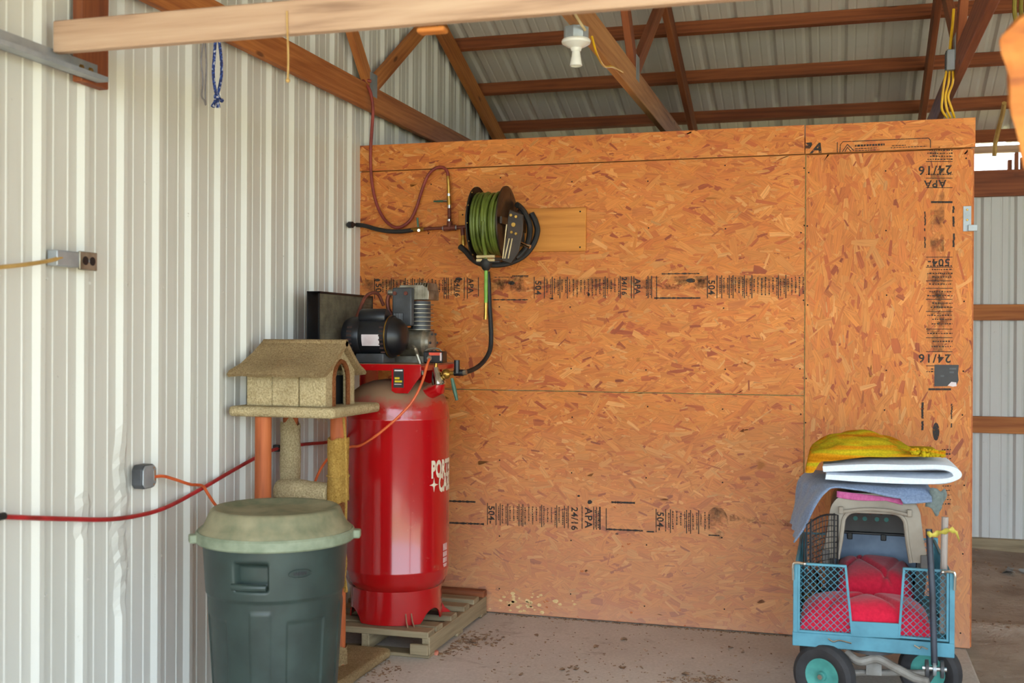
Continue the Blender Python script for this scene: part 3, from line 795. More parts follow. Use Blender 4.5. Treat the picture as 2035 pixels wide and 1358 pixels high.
# red air hose sagging along the wall
pts = [Vector((.042, -6.6, 1.0)), Vector((.042, -5.2, .93)), Vector((.042, -4.0, .90))] + [P(x, y, X=.042) for x, y in ((-160, 1012), (-60, 1022), (0, 1027), (70, 1030), (140, 1032), (210, 1033), (270, 1026), (330, 1009), (400, 972), (455, 940), (505, 912), (548, 893), (600, 884), (655, 878))]
pts.append(Vector((.042, -.42, .99)))
t = thing('air_hose', 'red air hose sagging along the ribbed wall from the picture edge', 'hose', (.042, -2.2, .7))
mk('hose', MB().tube(catmull(pts, 6), .0085, 8), M['redhose2'], t)
q = P(2, 1027, X=.042); mk('coupling', MB().cyl(q + Vector((0, -.03, 0)), q + Vector((0, .015, 0)), .012, .012, 10), M['blackrub'], t)
q = P(548, 893, X=.03); mk('hook', MB().box(.02, .05, q.y - .01, q.y + .012, q.z - .012, q.z + .02), M['blackrub'], t, bevel=.003)

# orange extension cord: from the junction box, behind the can, up to the compressor switch
pts = [P(x, y, X=X_) for x, y, X_ in ((306, 948, .07), (325, 947, .075), (350, 954, .075), (378, 963, .07), (402, 966, .06), (412, 980, .06), (428, 1004, .06), (446, 1022, .06))]
pts += [Vector((.05, -1.60, .60)), Vector((.036, -1.52, .25)), Vector((.033, -1.25, .10)), Vector((.033, -1.02, .10)), Vector((.07, -.955, .18)), Vector((.15, -.95, .40)), P(615, 1010, Y=-.9), P(625, 962, Y=-.9), P(640, 928, Y=-.92), P(660, 905, Y=-.95),
        P(695, 889, Y=-.97), P(715, 886, Y=-.985), P(745, 868, Y=-.985), P(785, 835, Y=-.98), P(818, 800, Y=-.955), P(838, 762, Y=-.915), P(848, 728, Y=-.86), P(853, 714, Y=-.823)]
tag(mk('extension_cord', MB().tube(catmull(pts, 6), .0062, 8), M['orangecord']), 'orange extension cord looping from junction box to the red compressor', 'cord')

# blue rope loop hanging from the gable truss, its wall shadow built as a grey tube
t = thing('rope_loop', 'blue braided rope loop knotted at its lower end', 'rope', P(430, 210, X=.10))
tp = P(431, 60, X=.115); bt = P(431, 188, X=.115)
loop = [tp + Vector((0, -.006, 0)), P(426, 110, X=.115), P(424, 150, X=.115), bt, P(440, 150, X=.115), P(439, 110, X=.115), tp + Vector((0, .006, 0))]
mk('loop', MB().tube(catmull(loop, 6), .0065, 8), M['rope'], t)
k = MB().sphere(P(431, 192, X=.115), .014, 8)
for dx, dy in ((-8, 20), (3, 22), (10, 8)):
    k.tube([P(431, 192, X=.115), P(431 + dx * .6, 192 + dy * .6, X=.12), P(431 + dx, 192 + dy, X=.118)], [.007, .007, .010], 6)
mk('knot', k, M['rope'], t)
pts = [P(404, 84, X=.026), P(400, 120, X=.026), P(403, 160, X=.026), P(401, 190, X=.026), P(406, 200, X=.028), P(409, 208, X=.028), P(408, 180, X=.028), P(410, 130, X=.028), P(408, 84, X=.026)]
tag(mk('rope_shadow', MB().tube(catmull(pts, 5), .0035, 6), M['ropeshadow']), 'shadow of the blue rope on the wall, built as grey tube', 'cord')
t = thing('pull_string', 'tan pull string dangling below the weathered plank', 'string', P(572, 168, Y=-2.683))
pts = [P(x, y, Y=-2.683) for x, y in ((570, 22), (571, 60), (573, 110), (572, 160))]
mk('string', MB().tube(catmull(pts, 4), .003, 6), M['tancable'], t)
mk('knot', MB().sphere(P(572, 160, Y=-2.683), .007, 8), M['tancable'], t)

# porcelain lamp holder under the middle truss
lx, ly = 1.564, -1.364
t = thing('lamp_holder', 'white porcelain lamp holder under the middle roof truss', 'lamp', (lx, ly, 2.62))
mk('ceiling_box', MB().lathe([(.0, 2.777), (.052, 2.777), (.052, 2.735), (.048, 2.728), (0, 2.728)], (lx, ly, 0), 8, caps=False), M['galv'], t)
mk('porcelain_base', MB().lathe([(0, 2.729), (.056, 2.729), (.060, 2.722), (.058, 2.713), (.040, 2.702), (.024, 2.694), (.019, 2.68), (0, 2.68)], (lx, ly, 0), 28, caps=False), M['white'], t)
mk('socket', MB().lathe([(0, 2.695), (.017, 2.695), (.0165, 2.678), (.019, 2.66), (.0245, 2.632), (.0255, 2.622), (.021, 2.620), (.017, 2.645), (0, 2.648)], (lx, ly, 0), 24, caps=False), M['white'], t)
mk('pull_chain_hole', MB().cyl((lx, ly, 2.648), (lx, ly, 2.6515), .016, .016, 16), M['hole'], t)
pts = [(lx + .021, -2.3, 2.88), (lx + .024, -1.75, 2.84), (lx + .03, -1.52, 2.79), (lx + .045, -1.40, 2.755)]
tag(mk('lamp_cable', MB().tube(catmull(pts), .006, 8), M['cream']), 'pale cable running down the truss chord into the lamp holder', 'cable')
pts = [(lx + .062, ly + .02, 2.742), (lx + .06, ly + .12, 2.70), (lx + .045, ly + .35, 2.70), (lx + .03, ly + .62, 2.76), (lx + .025, ly + .9, 2.80)]
tag(mk('lamp_cable', MB().tube(catmull(pts), .005, 8), M['yellowcable']), 'yellow cable sagging from the lamp holder along the truss chord', 'cable')

# grey box and yellow cables on the right truss
t = thing('truss_box', 'small grey switch box on the truss with yellow cables', 'electrical box', (3.12, .02, 2.84))
bx0 = P(1883, 143, X=3.13)
mk('box', MB().box(3.100, 3.139, -.045, .025, 2.815, 2.915), M['galv'], t, bevel=.004)
mk('cover', MB().box(3.096, 3.101, -.04, .02, 2.82, 2.91), M['darkgrey'], t, bevel=.002)
bq = Vector((3.117, -.01, 2.865)); bpx = None
ends = [(3.112, .055, 2.60), (3.128, .055, 2.60), (3.146, .055, 2.60)]
for i, e in enumerate(ends):
    s_ = (i - 1) * .014
    pts = [(3.117 + s_, -.01, 2.82), (3.112 + s_ * 1.4, 0, 2.76), (3.10 + s_ * .95, .012 + i * .004, 2.70), (3.108 + s_ * 1.6, .03, 2.64), e]
    o = mk('yellow_cable', MB().tube(catmull(pts), .0058, 8), M['yellowcable'])
    tag(o, ('leftmost', 'middle', 'rightmost')[i] + ' of three yellow cables hanging below the grey truss box', 'cable', 'yellow cables below the truss box')
pts = [(3.117, -.01, 2.91), (3.12, -.015, 2.96), (3.128, -.01, 3.04), (3.134, .0, 3.12)]
tag(mk('yellow_cable', MB().tube(catmull(pts), .007, 8), M['yellowcable']), 'yellow cable rising from the grey truss box between the webs', 'cable')
pts = [P(1976, 310, Y=2.7), P(1978, 285, Y=2.7), P(1986, 250, Y=2.6), P(1992, 228, Y=2.5), P(1996, 205, Y=2.4)]
tag(mk('strap', MB().tube(catmull(pts), .017, 6), M['tancable']), 'pale yellow strap hanging in front of the open eave strip', 'strap')
for i, (x0, x1) in enumerate(((2018, 2020), (2031, 2034))):
    yq = .3 + i * .12; pts = [P(x0, -20, Y=yq), P(x0 - 2, 20, Y=yq), P(x1, 45, Y=yq), P(x1 + 8, 75, Y=yq), P(x1 + 26, 40, Y=yq), P(x1 + 30, -30, Y=yq)]
    o = mk('hanging_cable', MB().tube(catmull(pts), .011, 8), plain('olive_cable', (150, 136, 52), (120, 104, 36), 10, .5))
    tag(o, ('olive cable loop hanging nearer the truss at top edge of picture', 'olive cable loop hanging at the outermost top corner of picture')[i], 'cable', 'olive cable loops under the roof')

# rough split rail leaning at the right, close to the camera
top = P(2012, 50, D=2.5); bot = P(2022 + .25 * 1560, 0, D=2.5); bot = Vector((3.55, bot.y, 0.0))
bot = top + (P(2420, 1700, D=2.5) - top) ; bot.z = -.02
ax = (bot - top); L_ = ax.length; ax.normalize(); sx = RT.copy(); sx = (sx - ax * sx.dot(ax)).normalized(); sy = ax.cross(sx)
rr = random.Random(8)
def railf(u, v):
    a = 2 * PI * u; L2 = v * L_
    r = .036 * (1 + .18 * math.sin(3 * a + 5 * v) + .14 * math.sin(L2 * 21 + a) + .10 * math.sin(L2 * 47 + 2 * a))
    if v < .02: r *= .72 + 14 * v
    return top + ax * (L2 - (.02 * math.cos(a) if v == 0 else 0)) + (sx * math.cos(a) * 1.15 + sy * math.sin(a) * .7) * r
rl = MB().grid(railf, 14, 80, wrap=True); rl.f.append(tuple(i * 81 for i in range(14)))
tag(mk('split_rail', rl, M['rail']), 'rough orange split rail leaning at the top right corner', 'wooden rail')

# metal latch bracket and torn black sticker on the upright sheet
t = thing('latch_bracket', 'galvanised latch bracket screwed to the edge of the partition', 'bracket', (3.2, -.004, 1.95))
a, c = P(1914, 410, Y=0), P(1930, 460, Y=0)
mk('plate', MB().box(a.x, c.x, -.0045, -.0015, c.z, a.z), M['galv'], t, bevel=.001)
mk('tongue', MB().box(a.x + .022, c.x + .026, -.02, -.0045, c.z, c.z + .030), M['galv'], t, bevel=.001)
for f_ in (.15, .55):
    z = a.z + (c.z - a.z) * f_; x = (a.x + c.x) / 2
    mk('screw', MB().cyl((x, -.0075, z), (x, -.0035, z), .004, .006, 8), M['brass'], t)
a, c = P(1857, 725, Y=0), P(1905, 769, Y=0)
t = thing('torn_sticker', 'torn black sticker with a white corner on upright sheet', 'sticker', ((a.x + c.x) / 2, -.002, c.z))
W_, H_ = c.x - a.x, a.z - c.z
mk('sticker_face', MB().prism([(0, 0), (.52 * W_, .02 * H_), (.70 * W_, .10 * H_), (.90 * W_, .04 * H_), (W_, .3 * H_), (.97 * W_, .6 * H_), (W_, H_), (0, H_)], (a.x, -.0022, c.z), (1, 0, 0), (0, 0, 1), (0, -.0006, 0)), M['sticker'], t)
mk('torn_corner', MB().prism([(.55 * W_, .05 * H_), (.75 * W_, .0), (.92 * W_, .03 * H_), (.9 * W_, .2 * H_), (.7 * W_, .22 * H_)], (a.x, -.0029, c.z), (1, 0, 0), (0, 0, 1), (0, -.0004, 0)), M['label'], t)
for y0_, x0_, x1_ in ((.78, .62, .9), (.62, .62, .8), (.44, .25, .4)):
    pr = MB().quad((a.x + x0_ * W_, -.0031, c.z + y0_ * H_), (a.x + x1_ * W_, -.0031, c.z + y0_ * H_), (a.x + x1_ * W_, -.0031, c.z + (y0_ + .08) * H_), (a.x + x0_ * W_, -.0031, c.z + (y0_ + .08) * H_))
    mk('print', pr, M['darkgrey'], t, recalc=False)

# ------------------------------------------------------------------ compressed air line on the partition
t = thing('mounting_board', 'smooth yellow board screwed to the partition behind the reel', 'board', (.95, -.01, 1.97))
o = lumber('board', (.595, -.0115, 2.088), (1.311, -.0115, 2.086), .019, .233, M['yellowboard'], t)
for x in (.62, 1.28):
    for z in (1.99, 2.18):
        mk('screw', MB().cyl((x, -.023, z), (x, -.0205, z), .004, .005, 8), M['hole'], o)

YP = -.052
def PY(x, y, Y_=YP): return P(x, y, Y=Y_)
t = thing('air_manifold', 'rusty pipe manifold with two green lever valves on partition', 'pipe fittings', PY(860, 490))
mk('pipe', MB().cyl(PY(838, 456), PY(886, 453), .0085, n=12), M['pipe'], t)
mk('pipe', MB().cyl(PY(898, 453), PY(946, 450), .0105, n=12), M['pipe'], t)
mk('pipe', MB().cyl(PY(893.5, 446), PY(893, 414), .0105, n=12), M['pipe'], t)
mk('tee', MB().cyl(PY(882, 454), PY(906, 452.5), .016, n=14).cyl(PY(893.5, 456), PY(893.5, 440), .0155, n=14).cyl(PY(919, 452), PY(920, 468), .012, n=12), M['pipe'], t)
mk('tape_joint', MB().cyl(PY(880, 454.3), PY(884, 454), .0125, n=12), M['galv'], t)
mk('tape_joint', MB().cyl(PY(904, 452.6), PY(908, 452.3), .0125, n=12), M['galv'], t)
mk('tape_joint', MB().cyl(PY(927, 451), PY(931, 450.8), .0125, n=12), M['chrome'], t)
mk('tape_joint', MB().cyl(PY(893, 440), PY(893, 436), .0135, n=12), M['chrome'], t)
mk('tape_joint', MB().cyl(PY(893, 414), PY(893, 408), .012, n=12), M['chrome'], t)
mk('tape_joint', MB().cyl(PY(892, 390), PY(892, 385), .012, n=12), M['chrome'], t)
v1 = mk('valve', MB().cyl(PY(893, 408), PY(892, 390), .012, n=10).cyl(PY(892.5, 400), PY(884, 400), .006, n=10), M['brass'], t)
mk('lever', MB().cyl(PY(884, 400, YP - .004), PY(862, 400.5, YP - .006), .0065, .005, 8), M['greenlever'], v1)
mk('lever_tip', MB().cyl(PY(889, 400, YP - .004), PY(881, 400, YP - .004), .0075, n=8), M['chrome'], v1)
v2 = mk('valve', MB().cyl(PY(818, 457), PY(843, 456), .0125, n=10).cyl(PY(831, 457), PY(831, 447), .006, n=10), M['brass'], t)
mk('lever', MB().cyl(PY(831, 452, YP - .006), PY(829.5, 433, YP - .008), .0055, .0065, 8), M['greenlever'], v2)
mk('lever_nut', MB().cyl(PY(832, 458, YP - .016), PY(832, 458, YP + .01), .008, n=8), M['chrome'], v2)
mk('hose_barb', MB().tube([PY(892, 386), PY(892, 374), PY(891.5, 366), PY(891, 358), PY(890, 350)], [.009, .011, .009, .0105, .008], 10), M['brass'], t)
mk('hose_fitting', MB().tube([PY(920, 466), PY(920.5, 474), PY(921, 478), PY(921, 488)], [.009, .010, .013, .011], 10), M['brass'], t)

t = thing('red_rubber_hose', 'dusty dark red hose looping from truss to the manifold', 'hose', PY(790, 455))
pts = [Vector((.10, -.08, 2.93)), P(722, 160, Y=-.10), P(735, 180, Y=-.10), P(741, 215, Y=-.09), P(739, 260, Y=-.06)] + [PY(x, y, -.035) for x, y in ((736.5, 300), (737.5, 345), (744, 390), (757, 425), (775, 447), (795, 452), (815, 438), (828, 412), (838, 380), (850, 350), (865, 335), (880, 333), (889, 342), (890.5, 356))]
mk('hose', MB().tube(catmull(pts, 8), .009, 10), M['redhose'], t)
pts = [P(692, 447, X=.022), PY(705, 447, -.06), PY(725, 449), PY(750, 456), PY(775, 460), PY(800, 460), PY(822, 457)]
t = thing('black_hose', 'black hose from the ribbed wall to the manifold valve', 'hose', PY(750, 466))
mk('hose', MB().tube(catmull(pts, 8), .0125, 10), M['blackrub'], t)
q = P(697, 447, X=.03); mk('wall_fitting', MB().cyl(q + Vector((-.012, 0, 0)), q + Vector((.012, -.0, 0)), .018, n=12), M['black'], t)

# hose reel, its axle along the wall
RC = Vector((.855, -.225, 2.103)); RR = .197
t = thing('hose_reel', 'brown steel hose reel wound with green hose on yellow board', 'hose reel', (RC.x, -.03, 1.9))
MX = Matrix(((0, 0, 1), (1, 0, 0), (0, 1, 0)))     # local z -> world x
MX4 = MX.to_4x4()
dp = [(.02, -.003), (RR * .55, -.003), (RR * .62, -.012), (RR * .9, -.012), (RR, -.004), (RR, .003), (RR * .9, -.006), (RR * .62, -.006), (RR * .55, .003), (.02, .003)]
dl = mk('disc', MB().lathe(dp, RC + Vector((-.080, 0, 0)), 48, MX4), M['reelblack'], t)
dr = mk('disc', MB().lathe([(r, -z) for r, z in dp], RC + Vector((.080, 0, 0)), 48, MX4), M['reelbrown'], t)
for k in range(6):
    a = k * PI / 3 + .2; c = RC + Vector((.087, math.cos(a) * RR * .76, math.sin(a) * RR * .76))
    mk('embossed_rib', MB().box(-.004, .006, -.02, .02, -.035, .035, Matrix.Translation(c) @ Matrix.Rotation(a, 4, 'X')), M['reelbrown'], dr, bevel=.004)
for k in range(5):
    a = 2.2 + k * .5; c = RC + Vector((-.078, math.cos(a) * RR * .97, math.sin(a) * RR * .97))
    mk('rivet', MB().sphere(c, .005, 6), M['brass'], dl)
mk('drum', MB().lathe([(.09, -.078), (.09, .078)], RC, 32, MX4), M['reelblack'], t)
mk('axle', MB().lathe([(.0, -.11), (.022, -.11), (.022, .12), (.030, .12), (.030, .135), (0, .135)], RC, 16, MX4, caps=False), M['alu'], t)
hz = []
Rr = random.Random(12)
wind = MB()
for layer, (rad, off) in enumerate(((.115, 0), (.137, .008), (.158, 0))):
    n_ = 9 if layer != 1 else 8
    for k in range(n_):
        x = -.066 + .0162 * k + off + Rr.uniform(-.002, .002); tl_ = Rr.uniform(-.018, .018); ph = Rr.uniform(0, 6.28); rd_ = rad + Rr.uniform(-.004, .004)
        wind.tube([RC + Vector((x + tl_ * math.cos(a + ph) * .6, rd_ * math.cos(a), rd_ * math.sin(a))) for a in [2 * PI * i / 40 for i in range(40)]], .0088, 8, closed=True)
mk('wound_hose', wind, M['greenhose'], t)
# wall bracket and outrigger arm
mk('bracket', MB().box(RC.x - .06, RC.x + .12, -.034, -.0215, 2.0, 2.2).box(RC.x + .118, RC.x + .128, -.24, -.024, 2.07, 2.135), M['reelbrown'], t, bevel=.003)
YA = -.432
def arm_pts(l): return [((q := P(x, y, Y=YA)).x, q.z) for x, y in l]
apoly = arm_pts([(1012.5, 416), (1028, 422), (1040, 427), (1039, 459), (1031, 501), (1016, 525), (997, 519), (998, 497), (1006, 470), (1008.5, 433)])
ang = mk('guide_arm', MB().prism(apoly, (0, YA, 0), (1, 0, 0), (0, 0, 1), (0, .012, 0)), M['reelbrown'], t, bevel=.004)
for x, y, r_ in ((1016, 428, .007), (1026, 431, .007), (1021, 447, .011), (1017, 462, .007), (1026, 465, .007)):
    c = P(x, y, Y=YA); mk('bolt', MB().cyl(c, c + Vector((0, -.008, 0)), r_, n=10), M['brass'], ang)
for x0, x1 in ((1012, 1003), (1018, 1010), (1007, 999)):
    mk('arm_rib', MB().tube([P(x0, 474 if x0 > 1008 else 446, Y=YA - .001), P(x1, 514, Y=YA - .001)], .0032, 6), M['cream'], ang)
mk('arm_stay', MB().box(RC.x + .100, RC.x + .112, YA + .010, -.20, 2.085, 2.12), M['reelbrown'], ang)
c = P(1046, 488, Y=-.30); mk('latch_pin', MB().tube([c + Vector((-.05, 0, .02)), c, c + Vector((.022, -.004, -.008))], [.007, .007, .010], 8), M['chrome'], t)
# hose guide with rollers
gp = P(966, 527, Y=-.425)
gd = mk('hose_guide', MB().lathe([(.026, .03), (.030, .02), (.030, .0), (.018, -.022), (.012, -.028)], gp, 16).box(gp.x - .05, gp.x + .075, gp.y - .012, gp.y + .012, gp.z + .012, gp.z + .02), M['blackrub'], t)
for dz in (.024, .042):
    mk('roller', MB().cyl(gp + Vector((-.045, -.016, dz)), gp + Vector((.05, -.016, dz)), .0075, n=10), M['cream'], gd)
mk('roller_mount', MB().tube([gp + Vector((.04, -.01, .03)), gp + Vector((.07, .005, .03)), gp + Vector((.10, .008, .03))], .008, 8), M['reelbrown'], gd)
mk('hose_feed', MB().tube(catmull([Vector((RC.x + .0, -.225 - .166, 2.10)), Vector((RC.x + .004, -.40, 2.0)), gp + Vector((0, -.012, .05)), gp + Vector((0, 0, -.03))], 8), .0088, 10), M['greenhose'], t)
g2 = P(966, 602, Y=-.425)
mk('hose_end', MB().cyl(gp + Vector((0, 0, -.02)), Vector((gp.x, gp.y, g2.z)), .0095, n=12), M['greenhose2'], t)
mk('end_fitting', MB().tube([Vector((gp.x, gp.y, g2.z)), Vector((gp.x, gp.y, g2.z - .02)), Vector((gp.x, gp.y, g2.z - .035)), Vector((gp.x - .001, gp.y, g2.z - .085))], [.0095, .011, .009, .011], 10), M['brass'], t)

# black supply hose looping round the reel, and the riser from the compressor
def PH(x, y, Y_): return P(x, y, Y=Y_)
pts = [PH(914, 490, -.09), PH(926, 500, -.10), PH(938, 514, -.12), PH(955, 524, -.14), PH(985, 527, -.13), PH(1015, 522, -.10), PH(1042, 508, -.07), PH(1060, 485, -.05), PH(1068, 460, -.05), PH(1064, 440, -.05), PH(1056, 424, -.05)]
tag(mk('supply_hose', MB().tube(catmull(pts, 8), .0155, 10), M['blackrub']), 'thick black hose passing under the reel and curling up beyond it', 'hose')
pts = [PH(921, 482, -.06), PH(923, 490, -.07), PH(927, 500, -.075)]
pts = [PH(1027, 407, -.15), PH(1034, 412, -.12), PH(1043, 424, -.09), PH(1052, 446, -.07), PH(1052, 470, -.08), PH(1045, 492, -.10), PH(1034, 506, -.12), PH(1026, 513, -.13)]
tag(mk('supply_hose', MB().tube(catmull(pts, 8), .0155, 10), M['blackrub']), 'inner black hose loop at the side of the brown reel disc', 'hose')
pts = [PH(972, 585, -.06), PH(973, 610, -.06), PH(975, 640, -.065), PH(976, 670, -.075), PH(974, 695, -.10), PH(964, 715, -.15), PH(950, 729, -.22), PH(935, 737, -.30), PH(922, 740, -.36)]
pts = [PH(969, 540, -.07), PH(971, 560, -.062)] + pts
tag(mk('riser_hose', MB().tube(catmull(pts, 8), .0125, 10), M['blackrub']), 'black hose hanging below the reel and curving to the compressor', 'hose')

# ------------------------------------------------------------------ pallet
PX0, PX1, PY0, PY1 = .12, .775, -.93, -.035
t = thing('pallet', 'weathered wooden pallet under the red compressor tank', 'pallet', ((PX0 + PX1) / 2, (PY0 + PY1) / 2, 0))
for x in (PX0 + .02, (PX0 + PX1) / 2, PX1 - .02):
    lumber('stringer', (x, PY0 + .005, .058), (x, PY1 - .005, .058), .04, .082, M['palletwood'], t)
for y, th in ((PY0 + .045, .018), (-.77, .018), (-.56, .018), (-.36, .018), (-.20, .018)):
    lumber('deck_board', (PX0, y, .100 + th / 2 - .001), (PX1 - (.0 if y < -.9 else .006), y, .100 + th / 2 - .001), .09, th + .012, M['palletwood'], t, bevel=.004)
lumber('deck_board', (PX0, PY1 - .03, .118), (PX1, PY1 - .03, .118), .06, .036, M['redpine'], t, bevel=.004)
for y in (PY0 + .045, -.48, PY1 - .05):
    lumber('bottom_board', (PX0, y, .0095), (PX1, y, .0095), .09, .017, M['palletwood'], t, bevel=.003)
lumber('front_block', (PX1 - .09, PY0 - .012, .045), (PX1, PY0 - .012, .045), .02, .05, M['palletwood'], t)

# ------------------------------------------------------------------ air compressor
TX, TY = .50, -.66; TZ = .126
t = thing('air_compressor', 'tall red upright air compressor standing on the pallet', 'air compressor', (TX, TY, TZ))
TR = .258
prof = [(.001, .245), (.12, .250), (.20, .268), (.238, .295), (.254, .33), (TR, .365), (TR + .0025, .372), (TR + .0025, .380), (TR, .388), (TR, 1.10), (TR + .0022, 1.106), (TR + .0022, 1.113), (TR, 1.12), (.2565, 1.15), (.250, 1.18), (.236, 1.212), (.212, 1.243), (.175, 1.27), (.12, 1.29), (.06, 1.298), (.001, 1.30)]
tank = mk('tank', MB().lathe(prof, (TX, TY, 0), 72, caps=False), M['red'], t, angle=50)
def ringz(a):     # scalloped lower edge: feet and arches
    k = math.cos(3 * (a + 1.327)); return TZ + max(0, -k - .55) ** .6 * .10
rg = MB(); n = 96
for rr_ in (.222, .216):
    for i in range(n):
        a = 2 * PI * i / n; z0 = ringz(a)
        rg.v.append((TX + (rr_ + .006) * math.cos(a), TY + (rr_ + .006) * math.sin(a), z0)); rg.v.append((TX + rr_ * math.cos(a), TY + rr_ * math.sin(a), .285))
for i in range(n):
    j = (i + 1) % n
    rg.f.append((2 * i, 2 * j, 2 * j + 1, 2 * i + 1)); rg.f.append((2 * n + 2 * i, 2 * n + 2 * i + 1, 2 * n + 2 * j + 1, 2 * n + 2 * j)); rg.f.append((2 * i, 2 * n + 2 * i, 2 * n + 2 * j, 2 * j))
mk('base_ring', rg, M['red'], t)
for a in (-1.00, -.88, .62, .5, 2.75, 2.87):
    d = Vector((math.cos(a), math.sin(a), 0)); nn = Vector((-math.sin(a), math.cos(a), 0))
    mk('foot', MB().prism([(0, 0), (.06, 0), (.03, .022), (0, .075)], Vector((TX, TY, TZ)) + d * .215, d, (0, 0, 1), nn * .006), M['red'], t)
# lettering wrapped round the tank
M['tankwhite'] = plain('white_tank_print', (232, 218, 196), (206, 186, 160), 30, .5)
def cyl_warp(a0, z0, rad=TR + .0015):
    return lambda x, y: Vector((TX + rad * math.cos(a0 + x / rad), TY + rad * math.sin(a0 + x / rad), z0 + y))
def ang_px(px):     # angle on the tank seen at photo column px
    best = None
    for i in range(400):
        a = -PI + 2 * PI * i / 400; p = Vector((TX + TR * math.cos(a), TY + TR * math.sin(a), .9)) - CAM
        if (p.x * math.cos(a) + p.y * math.sin(a)) > 0: continue
        x = IW / 2 + FPX * p.dot(RT) / p.dot(FW)
        if best is None or abs(x - px) < best[0]: best = (abs(x - px), a)
    return best[1]
def z_px(py, px=870): return P(px, py, D=5.45).z
a1, a2 = ang_px(857.5), ang_px(871.5)
hP = z_px(915) - z_px(946); hC = z_px(944) - z_px(976)
text('maker_lettering', 'PORTER', hP / .69, (0, 0, 0), (1, 0, 0), (0, 0, 1), M['tankwhite'], tank, offset=.0055, warp=cyl_warp(a1, z_px(946)), xs=.50, spacing=1.08)
text('maker_lettering', 'CABLE', hC / .69, (0, 0, 0), (1, 0, 0), (0, 0, 1), M['tankwhite'], tank, offset=.0055, warp=cyl_warp(a2, z_px(975)), xs=.50, spacing=1.08)
st = MB(); w_ = cyl_warp(ang_px(855), z_px(961), TR + .0018); star = []
for i in range(4):
    a = i * PI / 2; star.append(w_(.022 + .030 * math.cos(a), .036 * math.sin(a)))
    for k_ in (.28, .5, .72):
        b_ = a + k_ * PI / 2; r_ = .010 + .004 * abs(k_ - .5) * 2; star.append(w_(.022 + r_ * math.cos(b_), r_ * math.sin(b_)))
st.quad(*star); mk('star_mark', st, M['tankwhite'], tank, recalc=False)
aw = ang_px(880.5); w_ = cyl_warp(aw, 0, TR + .0018); sh = MB()
for y0_, y1_ in ((1082, 1096), (1098, 1108), (1110, 1120)):
    sh.quad(w_(0, z_px(y1_)), w_(.05, z_px(y1_)), w_(.05, z_px(y0_)), w_(0, z_px(y0_)))
sh.quad(w_(0, z_px(1122)), w_(.008, z_px(1128)), w_(.025, z_px(1132)), w_(.042, z_px(1128)), w_(.05, z_px(1122)))
mk('warranty_mark', sh, plain('grey_tank_print', (216, 176, 172), (190, 140, 136), 30, .5), tank, recalc=False)
# platform on brackets
pf = mk('platform', MB().box(.27, .70, -.86, -.36, 1.372, 1.378).box(.27, .70, -.866, -.86, 1.345, 1.378).box(.694, .70, -.86, -.36, 1.345, 1.372), M['red'], t, bevel=.003)
YB_ = -.868
a, c = P(778, 724, Y=YB_), P(836, 783, Y=YB_)
bk = mk('bracket', MB().prism([(0, a.z - c.z), (0, .012), (.02, 0), (.085, 0), (.10, .02), (c.x - a.x - .02, .06), (c.x - a.x, .085), (c.x - a.x, a.z - c.z)], (a.x, YB_, c.z), (1, 0, 0), (0, 0, 1), (0, .006, 0)), M['red'], t, bevel=.002)
mk('bracket', MB().box(.28, .286, -.62, -.40, 1.22, 1.375), M['red'], t)
mk('bracket', MB().box(.36, .64, -.40, -.394, 1.20, 1.375), M['red'], t)
a, c = P(782, 733, Y=YB_ - .002), P(802, 771, Y=YB_ - .002)
lb = mk('warning_label', MB().box(a.x, c.x, YB_ - .002, YB_ - .0005, c.z, a.z), M['sticker'], bk)
for i, (f0, f1, x0, x1, mm) in enumerate(((.06, .13, .1, .9, 'label'), (.15, .2, .1, .9, 'label'), (.45, .56, .12, .6, 'yellowink'), (.62, .72, .12, .85, 'yellowink'), (.8, .84, .1, .8, 'label'))):
    mk('print', MB().quad(*[(a.x + (c.x - a.x) * u_, YB_ - .0026, a.z + (c.z - a.z) * v_) for u_, v_ in ((x0, f1), (x1, f1), (x1, f0), (x0, f0))]), M[mm], lb, recalc=False) if i in (0, 2, 3, 4) else None
# motor, axis along x
MY, MZ, MR = -.745, 1.508, .098
mo = mk('motor', MB().lathe([(.0, -.02), (.075, -.02), (.088, -.012), (MR, .012), (MR, .075), (MR - .002, .078), (MR, .082), (MR, .215), (MR + .006, .217), (MR + .006, .228), (MR - .002, .232), (MR - .012, .262), (MR - .035, .284), (.04, .292), (0, .294)], (.285, MY, MZ), 48, MX4, caps=False), M['black'], t)
mk('end_ring', MB().lathe([(MR + .004, .214), (MR + .0075, .216), (MR + .0075, .221), (MR + .004, .223)], (.285, MY, MZ), 48, MX4, caps=False), M['brass'], mo)
mk('capacitor_cover', MB().lathe([(.0, .065), (.038, .066), (.043, .075), (.043, .195), (.038, .204), (0, .205)], (.285, MY - .022, MZ + .094), 28, MX4, caps=False), M['black'], mo)
vt = MB()
for i in range(7):
    z = MZ - .075 + i * .02; yq = MY - math.sqrt(max(0, (MR + .001) ** 2 - (z - MZ) ** 2)); vt.box(.285 + .188, .285 + .21, yq - .001, yq + .003, z - .0045, z + .0045)
    vt.box(.285 + .02, .285 + .045, yq - .001, yq + .003, z - .0045, z + .0045)
mk('vent_slots', vt, plain('rusty_slot', (70, 40, 32), (34, 24, 22), 40, .8), mo, kind='stuff')
lab = MB()
def mw(x, s): return Vector((x, MY - (MR + .0015) * math.cos(s / MR), MZ + (MR + .0015) * math.sin(s / MR)))
xa, xb = P(718, 680, Y=MY - MR).x, P(753, 680, Y=MY - MR).x
lab.grid(lambda u, v: mw(xa + (xb - xa) * u, -.046 + .056 * v), 4, 8)
mk('rating_label', lab, M['label'], mo)
